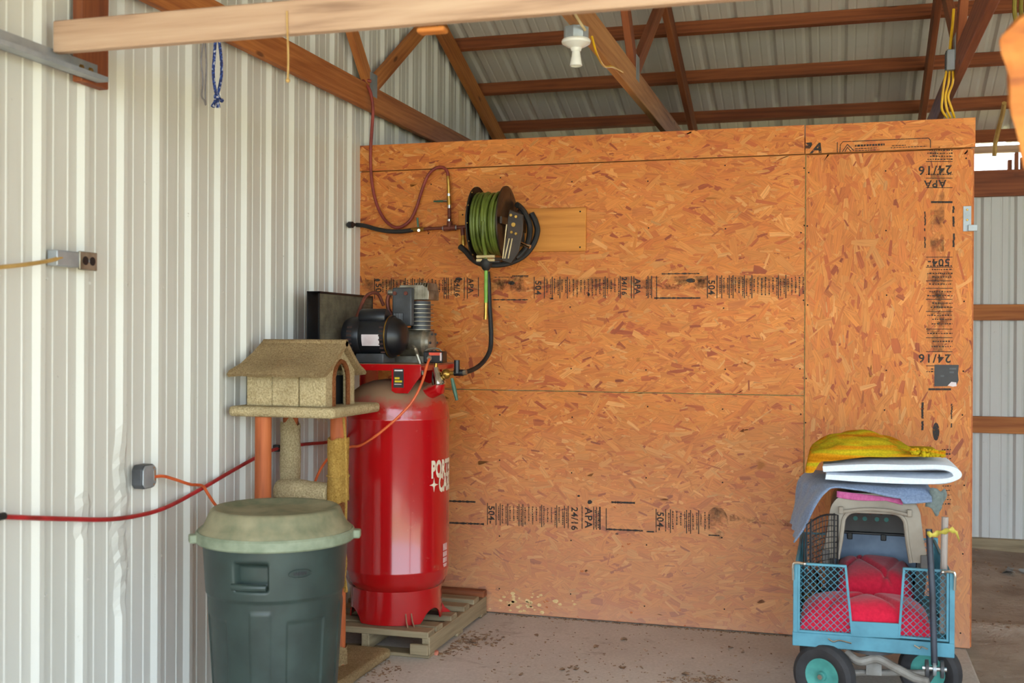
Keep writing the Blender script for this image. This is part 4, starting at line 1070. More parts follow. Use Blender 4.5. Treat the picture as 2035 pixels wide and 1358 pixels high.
mk('red_mark', MB().lathe([(0, .0), (.010, .0), (.010, .003), (0, .003)], (.285 + .262, MY + .01, MZ + .055), 12, Matrix.Rotation(.95, 4, 'Y') @ Matrix.Rotation(0, 4, 'X')), M['redink'], mo)
mk('motor_foot', MB().box(.345, .49, MY - .075, MY + .075, 1.378, 1.425), M['darkgrey'], mo, bevel=.004)
mk('motor_lead', MB().tube(catmull([(.30, MY + .03, MZ + .09), (.32, MY + .1, MZ + .20), (.355, MY + .16, MZ + .22), (.375, MY + .20, MZ + .16)], 6), .009, 8), M['pipe'], mo)
# two-cylinder pump behind the motor
PYC = -.50
cx0, cx1 = P(777, 640, Y=PYC - .06).x, P(862, 640, Y=PYC).x
pu = mk('crankcase', MB().lathe([(0, -.09), (.05, -.09), (.075, -.07), (.08, .0), (.08, .06), (.062, .075), (.06, .09), (.045, .10), (0, .10)], (cx1 - .10, PYC, 1.478), 28, MX4, caps=False).box(cx1 - .19, cx1 - .005, PYC - .08, PYC + .07, 1.378, 1.41), M['alu'], t)
for k in range(6):
    a = k * PI / 3; c = Vector((cx1 - .003, PYC + .05 * math.cos(a), 1.478 + .05 * math.sin(a)))
    mk('bolt', MB().cyl(c, c + Vector((.008, 0, 0)), .006, n=8), M['darkgrey'], pu)
cb = mk('cylinder', MB().lathe([(.05, 1.54), (.05, 1.69)], (cx1 - .07, PYC, 0), 24), M['darkgrey'], t)
for k in range(7):
    z = 1.545 + k * .021
    mk('cooling_fin', MB().lathe([(.045, -.0028), (.072 - .004 * (k % 2), -.0018), (.072 - .004 * (k % 2), .0018), (.045, .0028)], (cx1 - .075, PYC, z), 24), M['alu'], cb)
hd = mk('cylinder_head', MB().prism([(-.085, 0), (.078, 0), (.078, .040), (.066, .062), (.045, .074), (-.075, .074), (-.085, .06)], (cx1 - .078, PYC - .075, 1.695), (1, 0, 0), (0, 0, 1), (0, .15, 0)), M['alu'], t, bevel=.003)
for k in range(6):
    x = cx1 - .078 + .0 + k * .0135
    mk('head_fin', MB().prism([(-.078, .0), (.078, .0), (.078, .06), (.06, .083), (-.06, .083), (-.078, .06)], (x, PYC, 1.697), (0, 1, 0), (0, 0, 1), (.005, 0, 0)), M['alu'], hd)
a, c = P(781, 575, Y=PYC - .10), P(820, 648, Y=PYC - .10)
fl = mk('intake_filter', MB().box(a.x, c.x, PYC - .115, PYC - .075, c.z, a.z + .008), M['darkgrey'], t, bevel=.008)
lv = mk('louvre_panel', MB().box(a.x + .012, a.x + .062, PYC - .117, PYC - .114, c.z + .012, c.z + .065), M['black'], fl)
for k in range(7):
    mk('louvre', MB().box(a.x + .014 + k * .007, a.x + .017 + k * .007, PYC - .1195, PYC - .1165, c.z + .014, c.z + .063), M['brass'], lv) if False else None
lvb = MB()
for k in range(7): lvb.box(a.x + .014 + k * .007, a.x + .0165 + k * .007, PYC - .1195, PYC - .1165, c.z + .014, c.z + .063)
mk('louvre_bars', lvb, M['galv'], fl, kind='stuff')
for x, z in ((a.x + .018, a.z - .022), (c.x - .03, a.z - .022)):
    mk('filter_bolt', MB().cyl((x, PYC - .122, z), (x, PYC - .112, z), .010, n=8), M['pipe'], fl)
mk('outlet_elbow', MB().tube(catmull([(a.x + .0, PYC - .06, a.z - .012), (a.x - .03, PYC - .06, a.z - .02), (a.x - .045, PYC - .06, a.z - .05), (a.x - .04, PYC - .06, a.z - .10), (a.x - .02, PYC - .06, a.z - .13)], 6), .011, 10), M['pipe'], t)
mk('elbow_body', MB().box(a.x - .045, a.x + .005, PYC - .08, PYC - .03, a.z - .03, a.z + .0), M['alu'], t, bevel=.012)
# belt guard on the wall side
gx = .205
g0, g1 = P(632, 620, X=gx).y, -.30
gz0, gz1 = 1.385, 1.722
fr = mk('belt_guard', MB().box(gx, gx + .006, g0, g1, gz1 - .008, gz1).box(gx, gx + .006, g0, g1, gz0, gz0 + .008).box(gx, gx + .006, g0, g0 + .008, gz0, gz1).box(gx, gx + .006, g1 - .008, g1, gz0, gz1).box(gx - .06, gx - .056, g0, g1, gz0, gz1).box(gx - .06, gx + .006, g0, g1, gz1, gz1 + .003), M['black'], t)
gw = MB(); n = int((g1 - g0) / .0085)
for i in range(n):
    y = g0 + (g1 - g0) * i / n; gw.box(gx + .001, gx + .0035, y, y + .0022, gz0, gz1)
for i in range(22):
    z = gz0 + (gz1 - gz0) * i / 22; gw.box(gx + .0005, gx + .003, g0, g1, z, z + .0018)
mk('guard_mesh', gw, plain('dusty_guard_wire', (112, 102, 82), (84, 76, 60), 20, .6), fr, kind='stuff')
mk('flywheel', MB().lathe([(.03, -.012), (.12, -.012), (.155, -.02), (.16, -.015), (.16, .015), (.155, .02), (.12, .012), (.03, .012)], (gx - .025, PYC, 1.50), 36, MX4), M['black'], t)
mk('motor_pulley', MB().lathe([(0, -.015), (.04, -.015), (.032, 0), (.04, .015), (0, .015)], (gx - .025, MY, MZ), 20, MX4, caps=False), M['alu'], t)
# pressure switch, regulator, valves
YSW = -.76
def PS(x, y, dy=0): return P(x, y, Y=YSW + dy)
a, c = PS(846, 698), PS(884, 722)
ps = mk('pressure_switch', MB().box(a.x, c.x, YSW - .035, YSW + .035, c.z, a.z), M['black'], t, bevel=.006)
mk('switch_label', MB().box(a.x + .030, c.x - .004, YSW - .0365, YSW - .034, a.z - .020, a.z - .006), M['redink'], ps)
mk('white_mark', MB().box(c.x - .012, c.x - .004, YSW - .037, YSW - .034, a.z - .045, a.z - .008), M['label'], ps)
mk('cord_grip', MB().cyl(PS(853, 713, -.052), PS(853.5, 710, -.034), .012, n=12), M['alu'], ps)
mk('unloader_tube', MB().tube(catmull([PS(846, 712), PS(842, 704), PS(848, 696), PS(862, 692.5), PS(874, 695), PS(878, 703)], 6), .004, 6), M['alu'], ps)
mk('riser_pipe', MB().cyl(PS(867, 722), PS(866, 735), .009, n=10), M['brass'], t)
rgm = mk('regulator_bell', MB().tube([PS(866, 730), PS(866, 737), PS(868, 746), PS(871, 756), PS(872.5, 763), PS(873, 766)], [.014, .018, .026, .034, .036, .030], 24), M['chrome'], t)
mk('tank_port', MB().tube([PS(872.5, 764), PS(873, 770), Vector((.66, -.72, 1.225))], [.030, .036, .04], 20), M['red'], t)
mk('brass_cross', MB().sphere(PS(887, 744), .024, 10).cyl(PS(878, 742), PS(905, 742), .010, n=10), M['brass'], t)
bvp = mk('ball_valve', MB().cyl(PS(903, 741), PS(921, 741), .016, n=12), M['black'], t)
mk('valve_stem', MB().cyl(PS(908, 742, -.01), PS(908, 716, -.01), .014, n=12), M['black'], bvp)
mk('lever', MB().tube([PS(898, 752), PS(902, 770), PS(908, 796)], [.008, .011, .008], 8), M['greenlever'], t)
mk('outlet_fitting', MB().cyl(PS(919, 741), PS(927, 740.5), .014, n=10), M['alu'], t)
mk('discharge_tube', MB().tube(catmull([(cx1 - .12, PYC - .06, 1.45), PS(822, 690), PS(829, 705), PS(836, 725), PS(841, 745)], 6), .010, 8), M['alu'], t)

# the riser hose reaches the outlet
# ------------------------------------------------------------------ cat tree
t = thing('cat_tree', 'tan carpeted cat tree with a small roofed house on top', 'cat tree', (.31, -1.23, 0))
bs = mk('base', MB().box(.09, .60, -1.52, -.965, .004, .05), M['carpetdark'], t, bevel=.016)
def post(name, x, y, z0, z1, r, mat, par=t, n=24, wob=0): 
    return mk(name, MB().tube([(x + wob * math.sin(z0 * 9), y, z0)] + [(x + wob * math.sin(z * 9), y, z) for z in np.linspace(z0, z1, 8)[1:]], r, n), M[mat], par)
pf_ = post('post', .175, -1.42, .05, 1.16, .036, 'dowel')
pr_ = post('post', .470, -1.28, .05, 1.16, .036, 'dowel')
pb_ = post('post', .105, -1.03, .05, 1.16, .036, 'dowel')
def wrapf(cx, cy, z0, z1, r, seed, rag=.02):
    rr2 = random.Random(seed); ph = [rr2.uniform(0, 6.28) for _ in range(5)]
    def f(u, v):
        a = 2 * PI * u; zz0 = z0 + rag * (math.sin(3 * a + ph[0]) * .5 + math.sin(7 * a + ph[1]) * .5); zz1 = z1 + rag * (math.sin(2 * a + ph[2]) * .6 + math.sin(5 * a + ph[3]) * .4)
        z = zz0 + (zz1 - zz0) * v; r2 = r * (1 + .035 * math.sin(4 * a + z * 30 + ph[4]) + .025 * math.sin(9 * a + z * 70))
        return (cx + r2 * math.cos(a), cy + r2 * math.sin(a), z)
    return f
mk('sisal_wrap', MB().grid(wrapf(.470, -1.28, .775, 1.055, .047, 4, .008), 32, 16, wrap=True), M['sisal'], pr_)
mk('wrap_band', MB().tube([(.470 + .049 * math.cos(a), -1.28 + .049 * math.sin(a), .885 + .004 * math.sin(2 * a)) for a in [2 * PI * i / 28 for i in range(28)]], .004, 6, closed=True), M['sisal'], pr_)
mk('foot_wrap', MB().grid(wrapf(.470, -1.28, .05, .135, .043, 5, .008), 32, 6, wrap=True), M['carpetdark'], pr_)
mk('torn_carpet', MB().grid(wrapf(.105, -1.03, .70, 1.10, .048, 7, .03), 32, 20, wrap=True), M['carpet'], pb_)
mk('bare_strip', MB().grid(wrapf(.470, -1.28, .62, .775, .041, 9, .012), 28, 8, wrap=True), M['fray'], pr_)
mk('perch_roll', MB().tube(catmull([(.16, -1.24, .80), (.26, -1.25, .805), (.36, -1.26, .80), (.43, -1.27, .80)], 4), [.052, .054, .055, .054, .056, .055, .053, .054, .055, .054, .053, .052, .050], 20), M['carpet'], t)
# platform with soft rounded edge, slightly sagging corners
def slab(x0, x1, y0, y1, z0, z1, name, mat, par, bev=.018, seed=0):
    mbs = MB(); nx, ny = 14, 12; rs = random.Random(seed)
    def zz(u, v): return -.010 * (2 * u - 1) ** 2 * (1 if u > .5 else .4) - .006 * (2 * v - 1) ** 2 + rs.uniform(-.0015, .0015)
    o_ = MB().box(x0, x1, y0, y1, z0, z1); ob = mk(name, o_, M[mat], par, bevel=bev); return ob
plat = slab(.035, .545, -1.485, -.975, 1.155, 1.20, 'platform', 'carpet', t, .016)
# house
HX0, HX1, HY0, HY1, HZ0, HZ1 = .095, .475, -1.425, -1.115, 1.20, 1.352
for i in range(3):
    x0 = HX0 + (HX1 - HX0) * i / 3; x1 = HX0 + (HX1 - HX0) * (i + 1) / 3
    mk('wall_carpet_strip', MB().box(x0 - (.001 if i == 0 else -.001), x1 + (.001 if i == 2 else -.001), HY0 - (.008 if i == 1 else 0), HY0 + .02, HZ0, HZ1 + .02), M['carpet'], t, bevel=.006)
mk('house_rear_wall', MB().box(HX0, HX1, HY1 - .02, HY1, HZ0, HZ1), M['carpet'], t, bevel=.006)
HYM = (HY0 + HY1) / 2; RZ = 1.488
def arch_wall(x, name):
    mbw = MB(); aw_, ah = .075, .185
    outer = [(HY0 + .0, HZ0), (HY0, HZ1), (HYM, RZ - .02), (HY1, HZ1), (HY1, HZ0)]
    arch = [(HYM + aw_, HZ0)] + [(HYM + aw_ * math.cos(a), HZ0 + ah - aw_ + aw_ * math.sin(a) * 1.15) for a in [i * PI / 14 for i in range(15)]] + [(HYM - aw_, HZ0)]
    H0, H1 = HY0 + .005, HY1 - .005
    poly = [(H0, HZ0), (H0, HZ1), (HYM, RZ - .02), (H1, HZ1), (H1, HZ0)] + arch
    mbw.prism(poly, (x, 0, 0), (0, 1, 0), (0, 0, 1), (.02, 0, 0)); return mbw, arch
w1, arch = arch_wall(HX1 - .02, 'w')
def tri_fill(mbw):     # concave outline -> triangulate the caps
    me = bpy.data.meshes.new('t'); me.from_pydata(mbw.v, [], mbw.f); bm = bmesh.new(); bm.from_mesh(me)
    bmesh.ops.triangulate(bm, faces=bm.faces[:]); bm.to_mesh(me); bm.free()
    mbw.v = [tuple(v.co) for v in me.vertices]; mbw.f = [tuple(p.vertices) for p in me.polygons]; bpy.data.meshes.remove(me); return mbw
gw_ = mk('gable_wall', tri_fill(w1), M['carpet'], t)
mk('arch_edge', MB().tube([(HX1 + .001, y, z) for y, z in arch], .011, 8), M['fray'], gw_)
mk('gable_wall', MB().prism([(HY0 + .005, HZ0), (HY0 + .005, HZ1), (HYM, RZ - .02), (HY1 - .005, HZ1), (HY1 - .005, HZ0)], (HX0, 0, 0), (0, 1, 0), (0, 0, 1), (.02, 0, 0)), M['carpet'], t)
mk('dark_infill', MB().box(HX0 + .021, HX1 - .05, HYM - .09, HY1 - .022, HZ0 + .001, HZ0 + .13), M['hole'], t)  # solid near-black block, the darkness of the interior given as colour
RX0, RX1 = .045, .505
def roof_slope(s):
    ye = HYM - .218 if s < 0 else HYM + .205
    prof_ = [(HYM, RZ), (HYM + (ye - HYM) * .35, RZ - .055), (HYM + (ye - HYM) * .7, RZ - .105), (ye, RZ - .132), (ye + s * .012, RZ - .146), (ye, RZ - .158), (HYM + (ye - HYM) * .7, RZ - .130), (HYM + (ye - HYM) * .35, RZ - .080), (HYM, RZ - .024)]
    m_ = MB(); nx = 10; b0 = len(m_.v); k_ = len(prof_)
    for i in range(nx + 1):
        x = RX0 + (RX1 - RX0) * i / nx
        for j, (y, z) in enumerate(prof_):
            w = math.sin(i * 2.1 + j) * .003; xx = x - (.055 * (1 - abs(y - HYM) / .21) * -1 if i == 0 else 0)
            m_.v.append((xx + (.055 * (1 - abs(y - HYM) / .21) if i == 0 else 0) * 0, y + w, z + w))
    for i in range(nx):
        for j in range(k_): a = i * k_ + j; c_ = i * k_ + (j + 1) % k_; m_.f.append((a, c_, c_ + k_, a + k_))
    m_.f.append(tuple(range(k_))); m_.f.append(tuple(nx * k_ + j for j in range(k_)))
    return m_
rf = mk('roof_slope', roof_slope(-1), M['carpetdark'], t, angle=50)
mk('roof_slope', roof_slope(1), M['carpetdark'], t, angle=50)
mk('ridge_roll', MB().tube([(RX0 + .05, HYM, RZ - .010), (RX1, HYM, RZ - .010)], .016, 12), M['carpetdark'], t)
wsp = MB(); rw = random.Random(4)
for i in range(60):
    u = rw.gauss(.27, .035); v = rw.uniform(.55, .8); y = HYM - .218 * v; z = RZ - .15 * v + .004
    wsp.quad((u, y, z), (u + rw.uniform(.004, .012), y - .002, z), (u + .006, y - .006, z - .001))
mk('rust_stain', wsp, plain('orange_lint', (190, 124, 58), (160, 96, 40), 20, .95), rf, kind='stuff', recalc=False)
# rope dangling along the post and frayed threads under the platform
pts = [(.520, -1.335, 1.15), (.534, -1.345, 1.05), (.538, -1.345, .90), (.536, -1.34, .72), (.530, -1.34, .60), (.537, -1.34, .52), (.530, -1.335, .46)]
rp = mk('dangling_rope', MB().tube(catmull(pts, 6), .006, 8), M['sisal'], t)
tf = MB()
for i in range(14):
    a = rw.uniform(-.02, .02); tf.tube([(.528, -1.335, .465), (.528 + a * .5, -1.335, .43), (.526 + a, -1.335 + rw.uniform(-.01, .01), .385)], [.003, .003, .0012], 4)
mk('rope_tassel', tf, M['sisal'], rp, kind='stuff')
ft = MB()
for i in range(40):
    x = rw.uniform(.2, .45); y = rw.uniform(-1.3, -1.0); L = rw.uniform(.01, .05)
    ft.tube([(x, y, 1.157), (x + rw.uniform(-.006, .006), y, 1.157 - L * .5), (x + rw.uniform(-.015, .015), y, 1.157 - L)], [.0012, .001, .0006], 3)
mk('loose_threads', ft, M['carpet'], plat, kind='stuff')

# ------------------------------------------------------------------ trash can
CX, CY = .530, -1.965
t = thing('trash_can', 'dark green plastic trash can with a dusty lid', 'trash can', (CX, CY, 0))
vdir = math.atan2(CAM.y - CY, CAM.x - CX)     # bearing from can to camera
def cang(px, z):
    lo, hi = vdir - 1.5, vdir + 1.5
    for _ in range(40):
        m_ = (lo + hi) / 2; r = .262; p = Vector((CX + r * math.cos(m_), CY + r * math.sin(m_), z)) - CAM
        if IW / 2 + FPX * p.dot(RT) / p.dot(FW) < px: lo = m_
        else: hi = m_
    return lo
def rbase(z): return .222 + (.268 - .222) * min(z, .74) / .74
aL, aR = cang(537, .4), cang(652, .4); pA, pB = cang(572, .3), cang(648, .3); h0, h1 = cang(466, .65), cang(533, .65)
def sstep(x, a, b): t_ = max(0, min(1, (x - a) / (b - a))); return t_ * t_ * (3 - 2 * t_)
def canf(u, v):
    a = vdir - PI + 2 * PI * u; z = .74 * v; r = rbase(z)
    r += .0055 * sstep(z, .535, .541)
    if z < .541:
        for k in range(4):
            off = k * PI / 2; A, B = aL + off, pA + off
            d = (a - (aL + off) + PI) % (2 * PI) - PI
            if -.06 < d < (aR - aL) + .3:
                r -= .004 * sstep(d, .0, .012) * (1 - sstep(d, (aR - aL) + .10, (aR - aL) + .112)) * (1 - sstep(z, .50, .506)) * 0
            for q0, q1, zt, am in ((aL - .30, aL, .50, .004), (pA, pB, .462, -.0045)):
                d0 = (a - (q0 + off) + PI) % (2 * PI) - PI; w = q1 - q0
                if -.02 < d0 < w + .02:
                    r += am * sstep(d0, -.006, .006) * (1 - sstep(d0, w - .006, w + .006)) * (1 - sstep(z, zt - .003, zt + .003))
    d0 = (a - h0 + PI) % (2 * PI) - PI; wh = h1 - h0
    if -.02 < d0 < wh + .02:
        r -= .035 * sstep(d0, -.004, .012) * (1 - sstep(d0, wh - .012, wh + .004)) * sstep(z, .575, .60) * (1 - sstep(z, .665, .69))
    return (CX + r * math.cos(a), CY + r * math.sin(a), z)
can = MB().grid(canf, 360, 120, wrap=True); can.f.append(tuple(i * 121 for i in range(360)))
body = mk('body', can, M['canplastic'], t, angle=60)
hb = MB().grid(lambda u, v: (CX + (.262 + .012 * math.cos(2 * PI * v)) * math.cos(h0 + (h1 - h0) * (-.08 + 1.02 * u)), CY + (.262 + .012 * math.cos(2 * PI * v)) * math.sin(h0 + (h1 - h0) * (-.08 + 1.02 * u)), .595 + .013 * math.sin(2 * PI * v)), 12, 10)
mk('handle', hb, M['canplastic'], t)
# oval emblem plate moulded below the rim
oa0, oa1 = cang(573, .67), cang(616, .67)
def ew(u, v, r=.2735): a = oa0 + (oa1 - oa0) * u; return Vector((CX + r * math.cos(a), CY + r * math.sin(a), .643 + v))
em = MB().tube([ew(.5 + .5 * math.cos(q), .015 * math.sin(q)) for q in [2 * PI * i / 30 for i in range(30)]], .0016, 6, closed=True)
emo = mk('oval_emblem', em, M['canplastic'], body)
ebar = MB()
for f0 in (.2, .32, .44, .56, .68): ebar.quad(ew(f0, -.005, .2745), ew(f0 + .09, -.005, .2745), ew(f0 + .09, .006, .2745), ew(f0, .006, .2745))
mk('emblem_lettering', ebar, M['black'], body, recalc=False, kind='stuff')
lid = mk('lid', MB().lathe([(.272, .748), (.292, .752), (.288, .775), (.270, .790), (.256, .820), (.246, .845), (.236, .853), (.222, .850), (.196, .838), (.12, .834), (.04, .838), (.001, .838)], (CX, CY, 0), 72, caps=False), M['canlid'], t, angle=60)
mk('lid_rim', MB().lathe([(.278, .728), (.294, .726), (.300, .732), (.300, .762), (.294, .770), (.284, .768), (.278, .760)], (CX, CY, 0), 72, caps=False), M['canrim'], lid)
for da in (-1.38, 1.40):
    a = vdir + da; c = Vector((CX + .308 * math.cos(a), CY + .308 * math.sin(a), .752))
    mk('lid_clip', MB().box(-.018, .016, -.024, .024, -.020, .012, Matrix.Translation(c) @ Matrix.Rotation(a, 4, 'Z')), M['canrim'], lid, bevel=.006)

# ------------------------------------------------------------------ wagon
WX0, WX1, WY0, WY1 = 2.432, 3.045, -1.10, -.30
t = thing('wagon', 'teal steel mesh garden wagon loaded with a dog crate', 'wagon', ((WX0 + WX1) / 2, (WY0 + WY1) / 2, 0))
ZB = .25; ZT = .592
mk('floor_pan', MB().box(WX0, WX1, WY0 + .01, WY1, .288, .298), M['teal'], t)
mk('front_channel', MB().box(WX0 - .004, WX1 + .006, WY0 - .006, WY0 + .012, ZB - .004, .302), M['teal'], t, bevel=.003)
mk('side_channel', MB().box(WX0 - .004, WX0 + .012, WY0, WY1, ZB, .302), M['teal'], t, bevel=.003)
mk('side_channel', MB().box(WX1 - .012, WX1 + .006, WY0, WY1, ZB, .302), M['teal'], t, bevel=.003)
mk('rear_channel', MB().box(WX0, WX1, WY1 - .012, WY1, ZB, .302), M['teal'], t, bevel=.003)
for x, y in ((WX0 + .008, WY0 + .008), (WX1 - .004, WY0 + .008), (WX0 + .008, WY1 - .01), (WX1 - .004, WY1 - .01)):
    mk('corner_post', MB().box(x - .010, x + .010, y - .010, y + .010, .30, ZT - .004), M['teal'], t, bevel=.002)
def frame_poly(poly, o, ux, uy, nrm_, w, name, par):
    """a flat bar frame following poly; returns the frame object"""
    o = Vector(o); ux = Vector(ux); uy = Vector(uy); nrm_ = Vector(nrm_)
    f = MB(); n = len(poly)
    c = Vector((sum(p[0] for p in poly) / n, sum(p[1] for p in poly) / n))
    inn = []
    for i in range(n):
        p0 = Vector(poly[i - 1]); p1 = Vector(poly[i]); p2 = Vector(poly[(i + 1) % n])
        d1 = (p1 - p0).normalized(); d2 = (p2 - p1).normalized(); n1 = Vector((-d1.y, d1.x)); n2 = Vector((-d2.y, d2.x))
        bis = (n1 + n2); bis = bis / max(.3, bis.length_squared) * 2; q = p1 + bis * w * .5 * 1.0
        inn.append(q)
    for i in range(n):
        j = (i + 1) % n
        a, b_, c_, d = Vector(poly[i]), Vector(poly[j]), inn[j], inn[i]
        f.prism([tuple(a), tuple(b_), tuple(c_), tuple(d)], o, ux, uy, nrm_ * .014)
    return mk(name, f, M['teal'], par, bevel=.0015)
def clip_seg(p, d, poly):
    ts = []; n = len(poly)
    for i in range(n):
        a = Vector(poly[i]); b_ = Vector(poly[(i + 1) % n]); e = b_ - a
        den = d.x * e.y - d.y * e.x
        if abs(den) < 1e-9: continue
        w = a - p; t_ = (w.x * e.y - w.y * e.x) / den; s_ = (w.x * d.y - w.y * d.x) / den
        if 0 <= s_ <= 1: ts.append(t_)
    return (min(ts), max(ts)) if len(ts) >= 2 else None
def diamond(poly, o, ux, uy, name, par, pitch=.0235, r=.0014, mat='teal', ratio=1.0):
    m_ = MB(); o = Vector(o); ux = Vector(ux); uy = Vector(uy)
    xs = [p[0] for p in poly]; ys = [p[1] for p in poly]; R_ = max(max(xs) - min(xs), max(ys) - min(ys)) * 2
    cx_, cy2 = sum(xs) / len(xs), sum(ys) / len(ys)
    for s in (1, -1):
        d = Vector((1, s * ratio)).normalized(); nn_ = Vector((-d.y, d.x)); k = -int(R_ / pitch)
        for k in range(-int(R_ / pitch), int(R_ / pitch)):
            p = Vector((cx_, cy2)) + nn_ * k * pitch * .82; cl = clip_seg(p, d, poly)
            if cl and cl[1] - cl[0] > .004:
                a, b_ = p + d * cl[0], p + d * cl[1]
                m_.tube([o + ux * a.x + uy * a.y, o + ux * b_.x + uy * b_.y], r, 4, caps=False)
    ob = mk(name, m_, M[mat], par); ob['kind'] = 'stuff'; return ob
yf = WY0 - .004
LP = [(WX0 + .016, .302), (2.668, .302), (2.640, ZT - .004), (WX0 + .016, ZT - .004)]
RP = [(2.838, .308), (WX1 - .016, .308), (WX1 - .016, ZT), (2.856, ZT)]
for nm, pl2 in (('left', LP), ('right', RP)):
    fp = frame_poly(pl2, (0, yf, 0), (1, 0, 0), (0, 0, 1), (0, 1, 0), .019, 'front_panel_frame', t)
    diamond(pl2, (0, yf + .007, 0), (1, 0, 0), (0, 0, 1), 'panel_mesh', fp)
mk('front_sill', MB().prism([(2.655, .300), (2.846, .306), (2.842, .366), (2.660, .362)], (0, yf + .001, 0), (1, 0, 0), (0, 0, 1), (0, .008, 0)), M['teal'], t, bevel=.002)
for x, s in ((WX0 + .004, 1), (WX1 - .006, -1)):
    sp = [(WY0 + .02, .304), (WY1 - .02, .304), (WY1 - .02, ZT - .01), (WY0 + .02, ZT - .01)]
    fp = frame_poly(sp, (x, 0, 0), (0, 1, 0), (0, 0, 1), (s * .8, 0, 0), .018, 'side_panel_frame', t)
    diamond(sp, (x + s * .005, 0, 0), (0, 1, 0), (0, 0, 1), 'panel_mesh', fp)
bp = [(WX0 + .02, .304), (WX1 - .02, .304), (WX1 - .02, ZT - .01), (WX0 + .02, ZT - .01)]
fp = frame_poly(bp, (0, WY1 - .012, 0), (1, 0, 0), (0, 0, 1), (0, .8, 0), .018, 'rear_panel_frame', t)
diamond(bp, (0, WY1 - .006, 0), (1, 0, 0), (0, 0, 1), 'panel_mesh', fp)
for x, s in ((WX0 - .002, 1), (WX1 + .004, -1)):
    y = WY0 - .014
    mk('corner_pin', MB().tube(catmull([(x + s * .045, y, ZT - .006), (x + s * .012, y, ZT - .004), (x, y, ZT - .014), (x, y, ZT - .075)], 6), .0058, 8).sphere((x + s * .045, y, ZT - .006), .008, 8), M['chrome'], t)
for x0, x1 in ((2.57, 2.66), (2.90, 2.95)):
    mk('hinge_clip', MB().tube(catmull([(x0, yf - .012, .288), (x0 + .02, yf - .016, .278), ((x0 + x1) / 2, yf - .012, .284), (x1, yf - .012, .276)], 5), .003, 6), M['chrome'], t)
# running gear
def wheel(c, axis, par):
    axis = Vector(axis).normalized(); q = axis.to_track_quat('Z', 'Y').to_matrix().to_4x4()
    w = mk('wheel', MB().lathe([(.070, -.022), (.085, -.034), (.110, -.036), (.126, -.024), (.131, 0), (.126, .024), (.110, .036), (.085, .034), (.070, .022)], c, 40, q, caps=False), M['tyre'], par)
    mk('hub', MB().lathe([(.0, -.030), (.018, -.030), (.020, -.018), (.045, -.014), (.066, -.024), (.072, -.024), (.072, .024), (.066, .024), (.045, .014), (.020, .018), (.018, .030), (0, .030)], c, 32, q, caps=False), M['tealdark'], w)
    mk('axle_nut', MB().cyl(Vector(c) + axis * .028, Vector(c) + axis * .042, .011, n=6), M['chrome'], w)
    return w
wheel((2.555, -1.09, .131), (-.42, -.9, 0), t); wheel((2.975, -.90, .131), (.42, .9, 0), t)
wheel((2.475, -.40, .131), (-1, 0, 0), t); wheel((3.005, -.40, .131), (1, 0, 0), t)
mk('front_axle', MB().tube([(2.57, -1.05, .131), (2.965, -.93, .131)], .013, 10).box(2.72, 2.78, -1.03, -.97, .13, .25), M['axle'], t)
mk('rear_axle', MB().tube([(2.48, -.40, .131), (3.0, -.40, .131)], .013, 10).box(2.55, 2.58, -.42, -.38, .13, .25).box(2.90, 2.93, -.42, -.38, .13, .25), M['axle'], t)
mk('steering_fork', MB().tube(catmull([(2.64, -1.06, .225), (2.69, -1.075, .195), (2.76, -1.07, .21), (2.83, -1.09, .185), (2.90, -1.12, .16), (2.955, -1.14, .155)], 6), .018, 10), M['axle'], t)
mk('turntable', MB().lathe([(.0, .225), (.10, .225), (.10, .248), (0, .248)], (2.74, -.98, 0), 28, caps=False), M['darkgrey'], t)
hp = mk('pull_handle', MB().tube([P(1857, 1322, Y=-1.16), P(1853, 1180, Y=-1.15), P(1846, 1052, Y=-1.14)], .0125, 12), plain('blue_black_paint', (58, 64, 78), (40, 44, 54), 10, .4), t)
c = P(1857, 1330, Y=-1.165)
for dx in (-.028, .0, .028):
    mk('pivot_plate', MB().cyl(c + Vector((dx - .006, 0, 0)), c + Vector((dx + .006, 0, 0)), .034 if dx else .026, n=24), M['darkgrey'] if dx else M['galv'], hp)
mk('pivot_bolt', MB().cyl(c + Vector((-.045, 0, 0)), c + Vector((.045, 0, 0)), .009, n=8), M['chrome'], hp)
mk('hitch_bar', MB().tube([c, (2.95, -1.12, .155)], .014, 8), M['darkgrey'], hp)

# ------------------------------------------------------------------ dog crate standing in the wagon
KX0, KX1, KY0, KY1 = 2.545, 2.975, -.78, -.325
t = thing('dog_crate', 'taupe plastic dog crate with its wire door swung open', 'dog crate', ((KX0 + KX1) / 2, (KY0 + KY1) / 2, .30))
KC = (KX0 + KX1) / 2
def arch_prof(w, zt, zb, n=10, r=.10, slope=.03):
    """half-hoop outline (x, z) from lower left over the top to lower right"""
    L = [(-w, zb), (-w + slope * .6, (zb + zt - r) / 2)]
    for i in range(n + 1):
        a = PI - (PI / 2) * i / n; L.append((-w + slope + r + r * math.cos(a), zt - r + r * math.sin(a)))
    R_ = [(-x, z) for x, z in L[::-1]]
    return L + R_
HW = (KX1 - KX0) / 2
out = arch_prof(HW, .842, .555); inn = arch_prof(HW - .012, .830, .555)
def shell(out, inn, y0, y1):
    m_ = MB(); n = len(out)
    for y in (y0, y1):
        for x, z in out: m_.v.append((KC + x, y, z))
        for x, z in inn: m_.v.append((KC + x, y, z))
    for i in range(n - 1):
        m_.f += [(i, i + 1, 2 * n + i + 1, 2 * n + i), (n + i + 1, n + i, 3 * n + i, 3 * n + i + 1), (i + 1, i, n + i, n + i + 1), (2 * n + i, 2 * n + i + 1, 3 * n + i + 1, 3 * n + i)]
    for i in (0, n - 1): m_.f.append((i, n + i, 3 * n + i, 2 * n + i))
    return m_
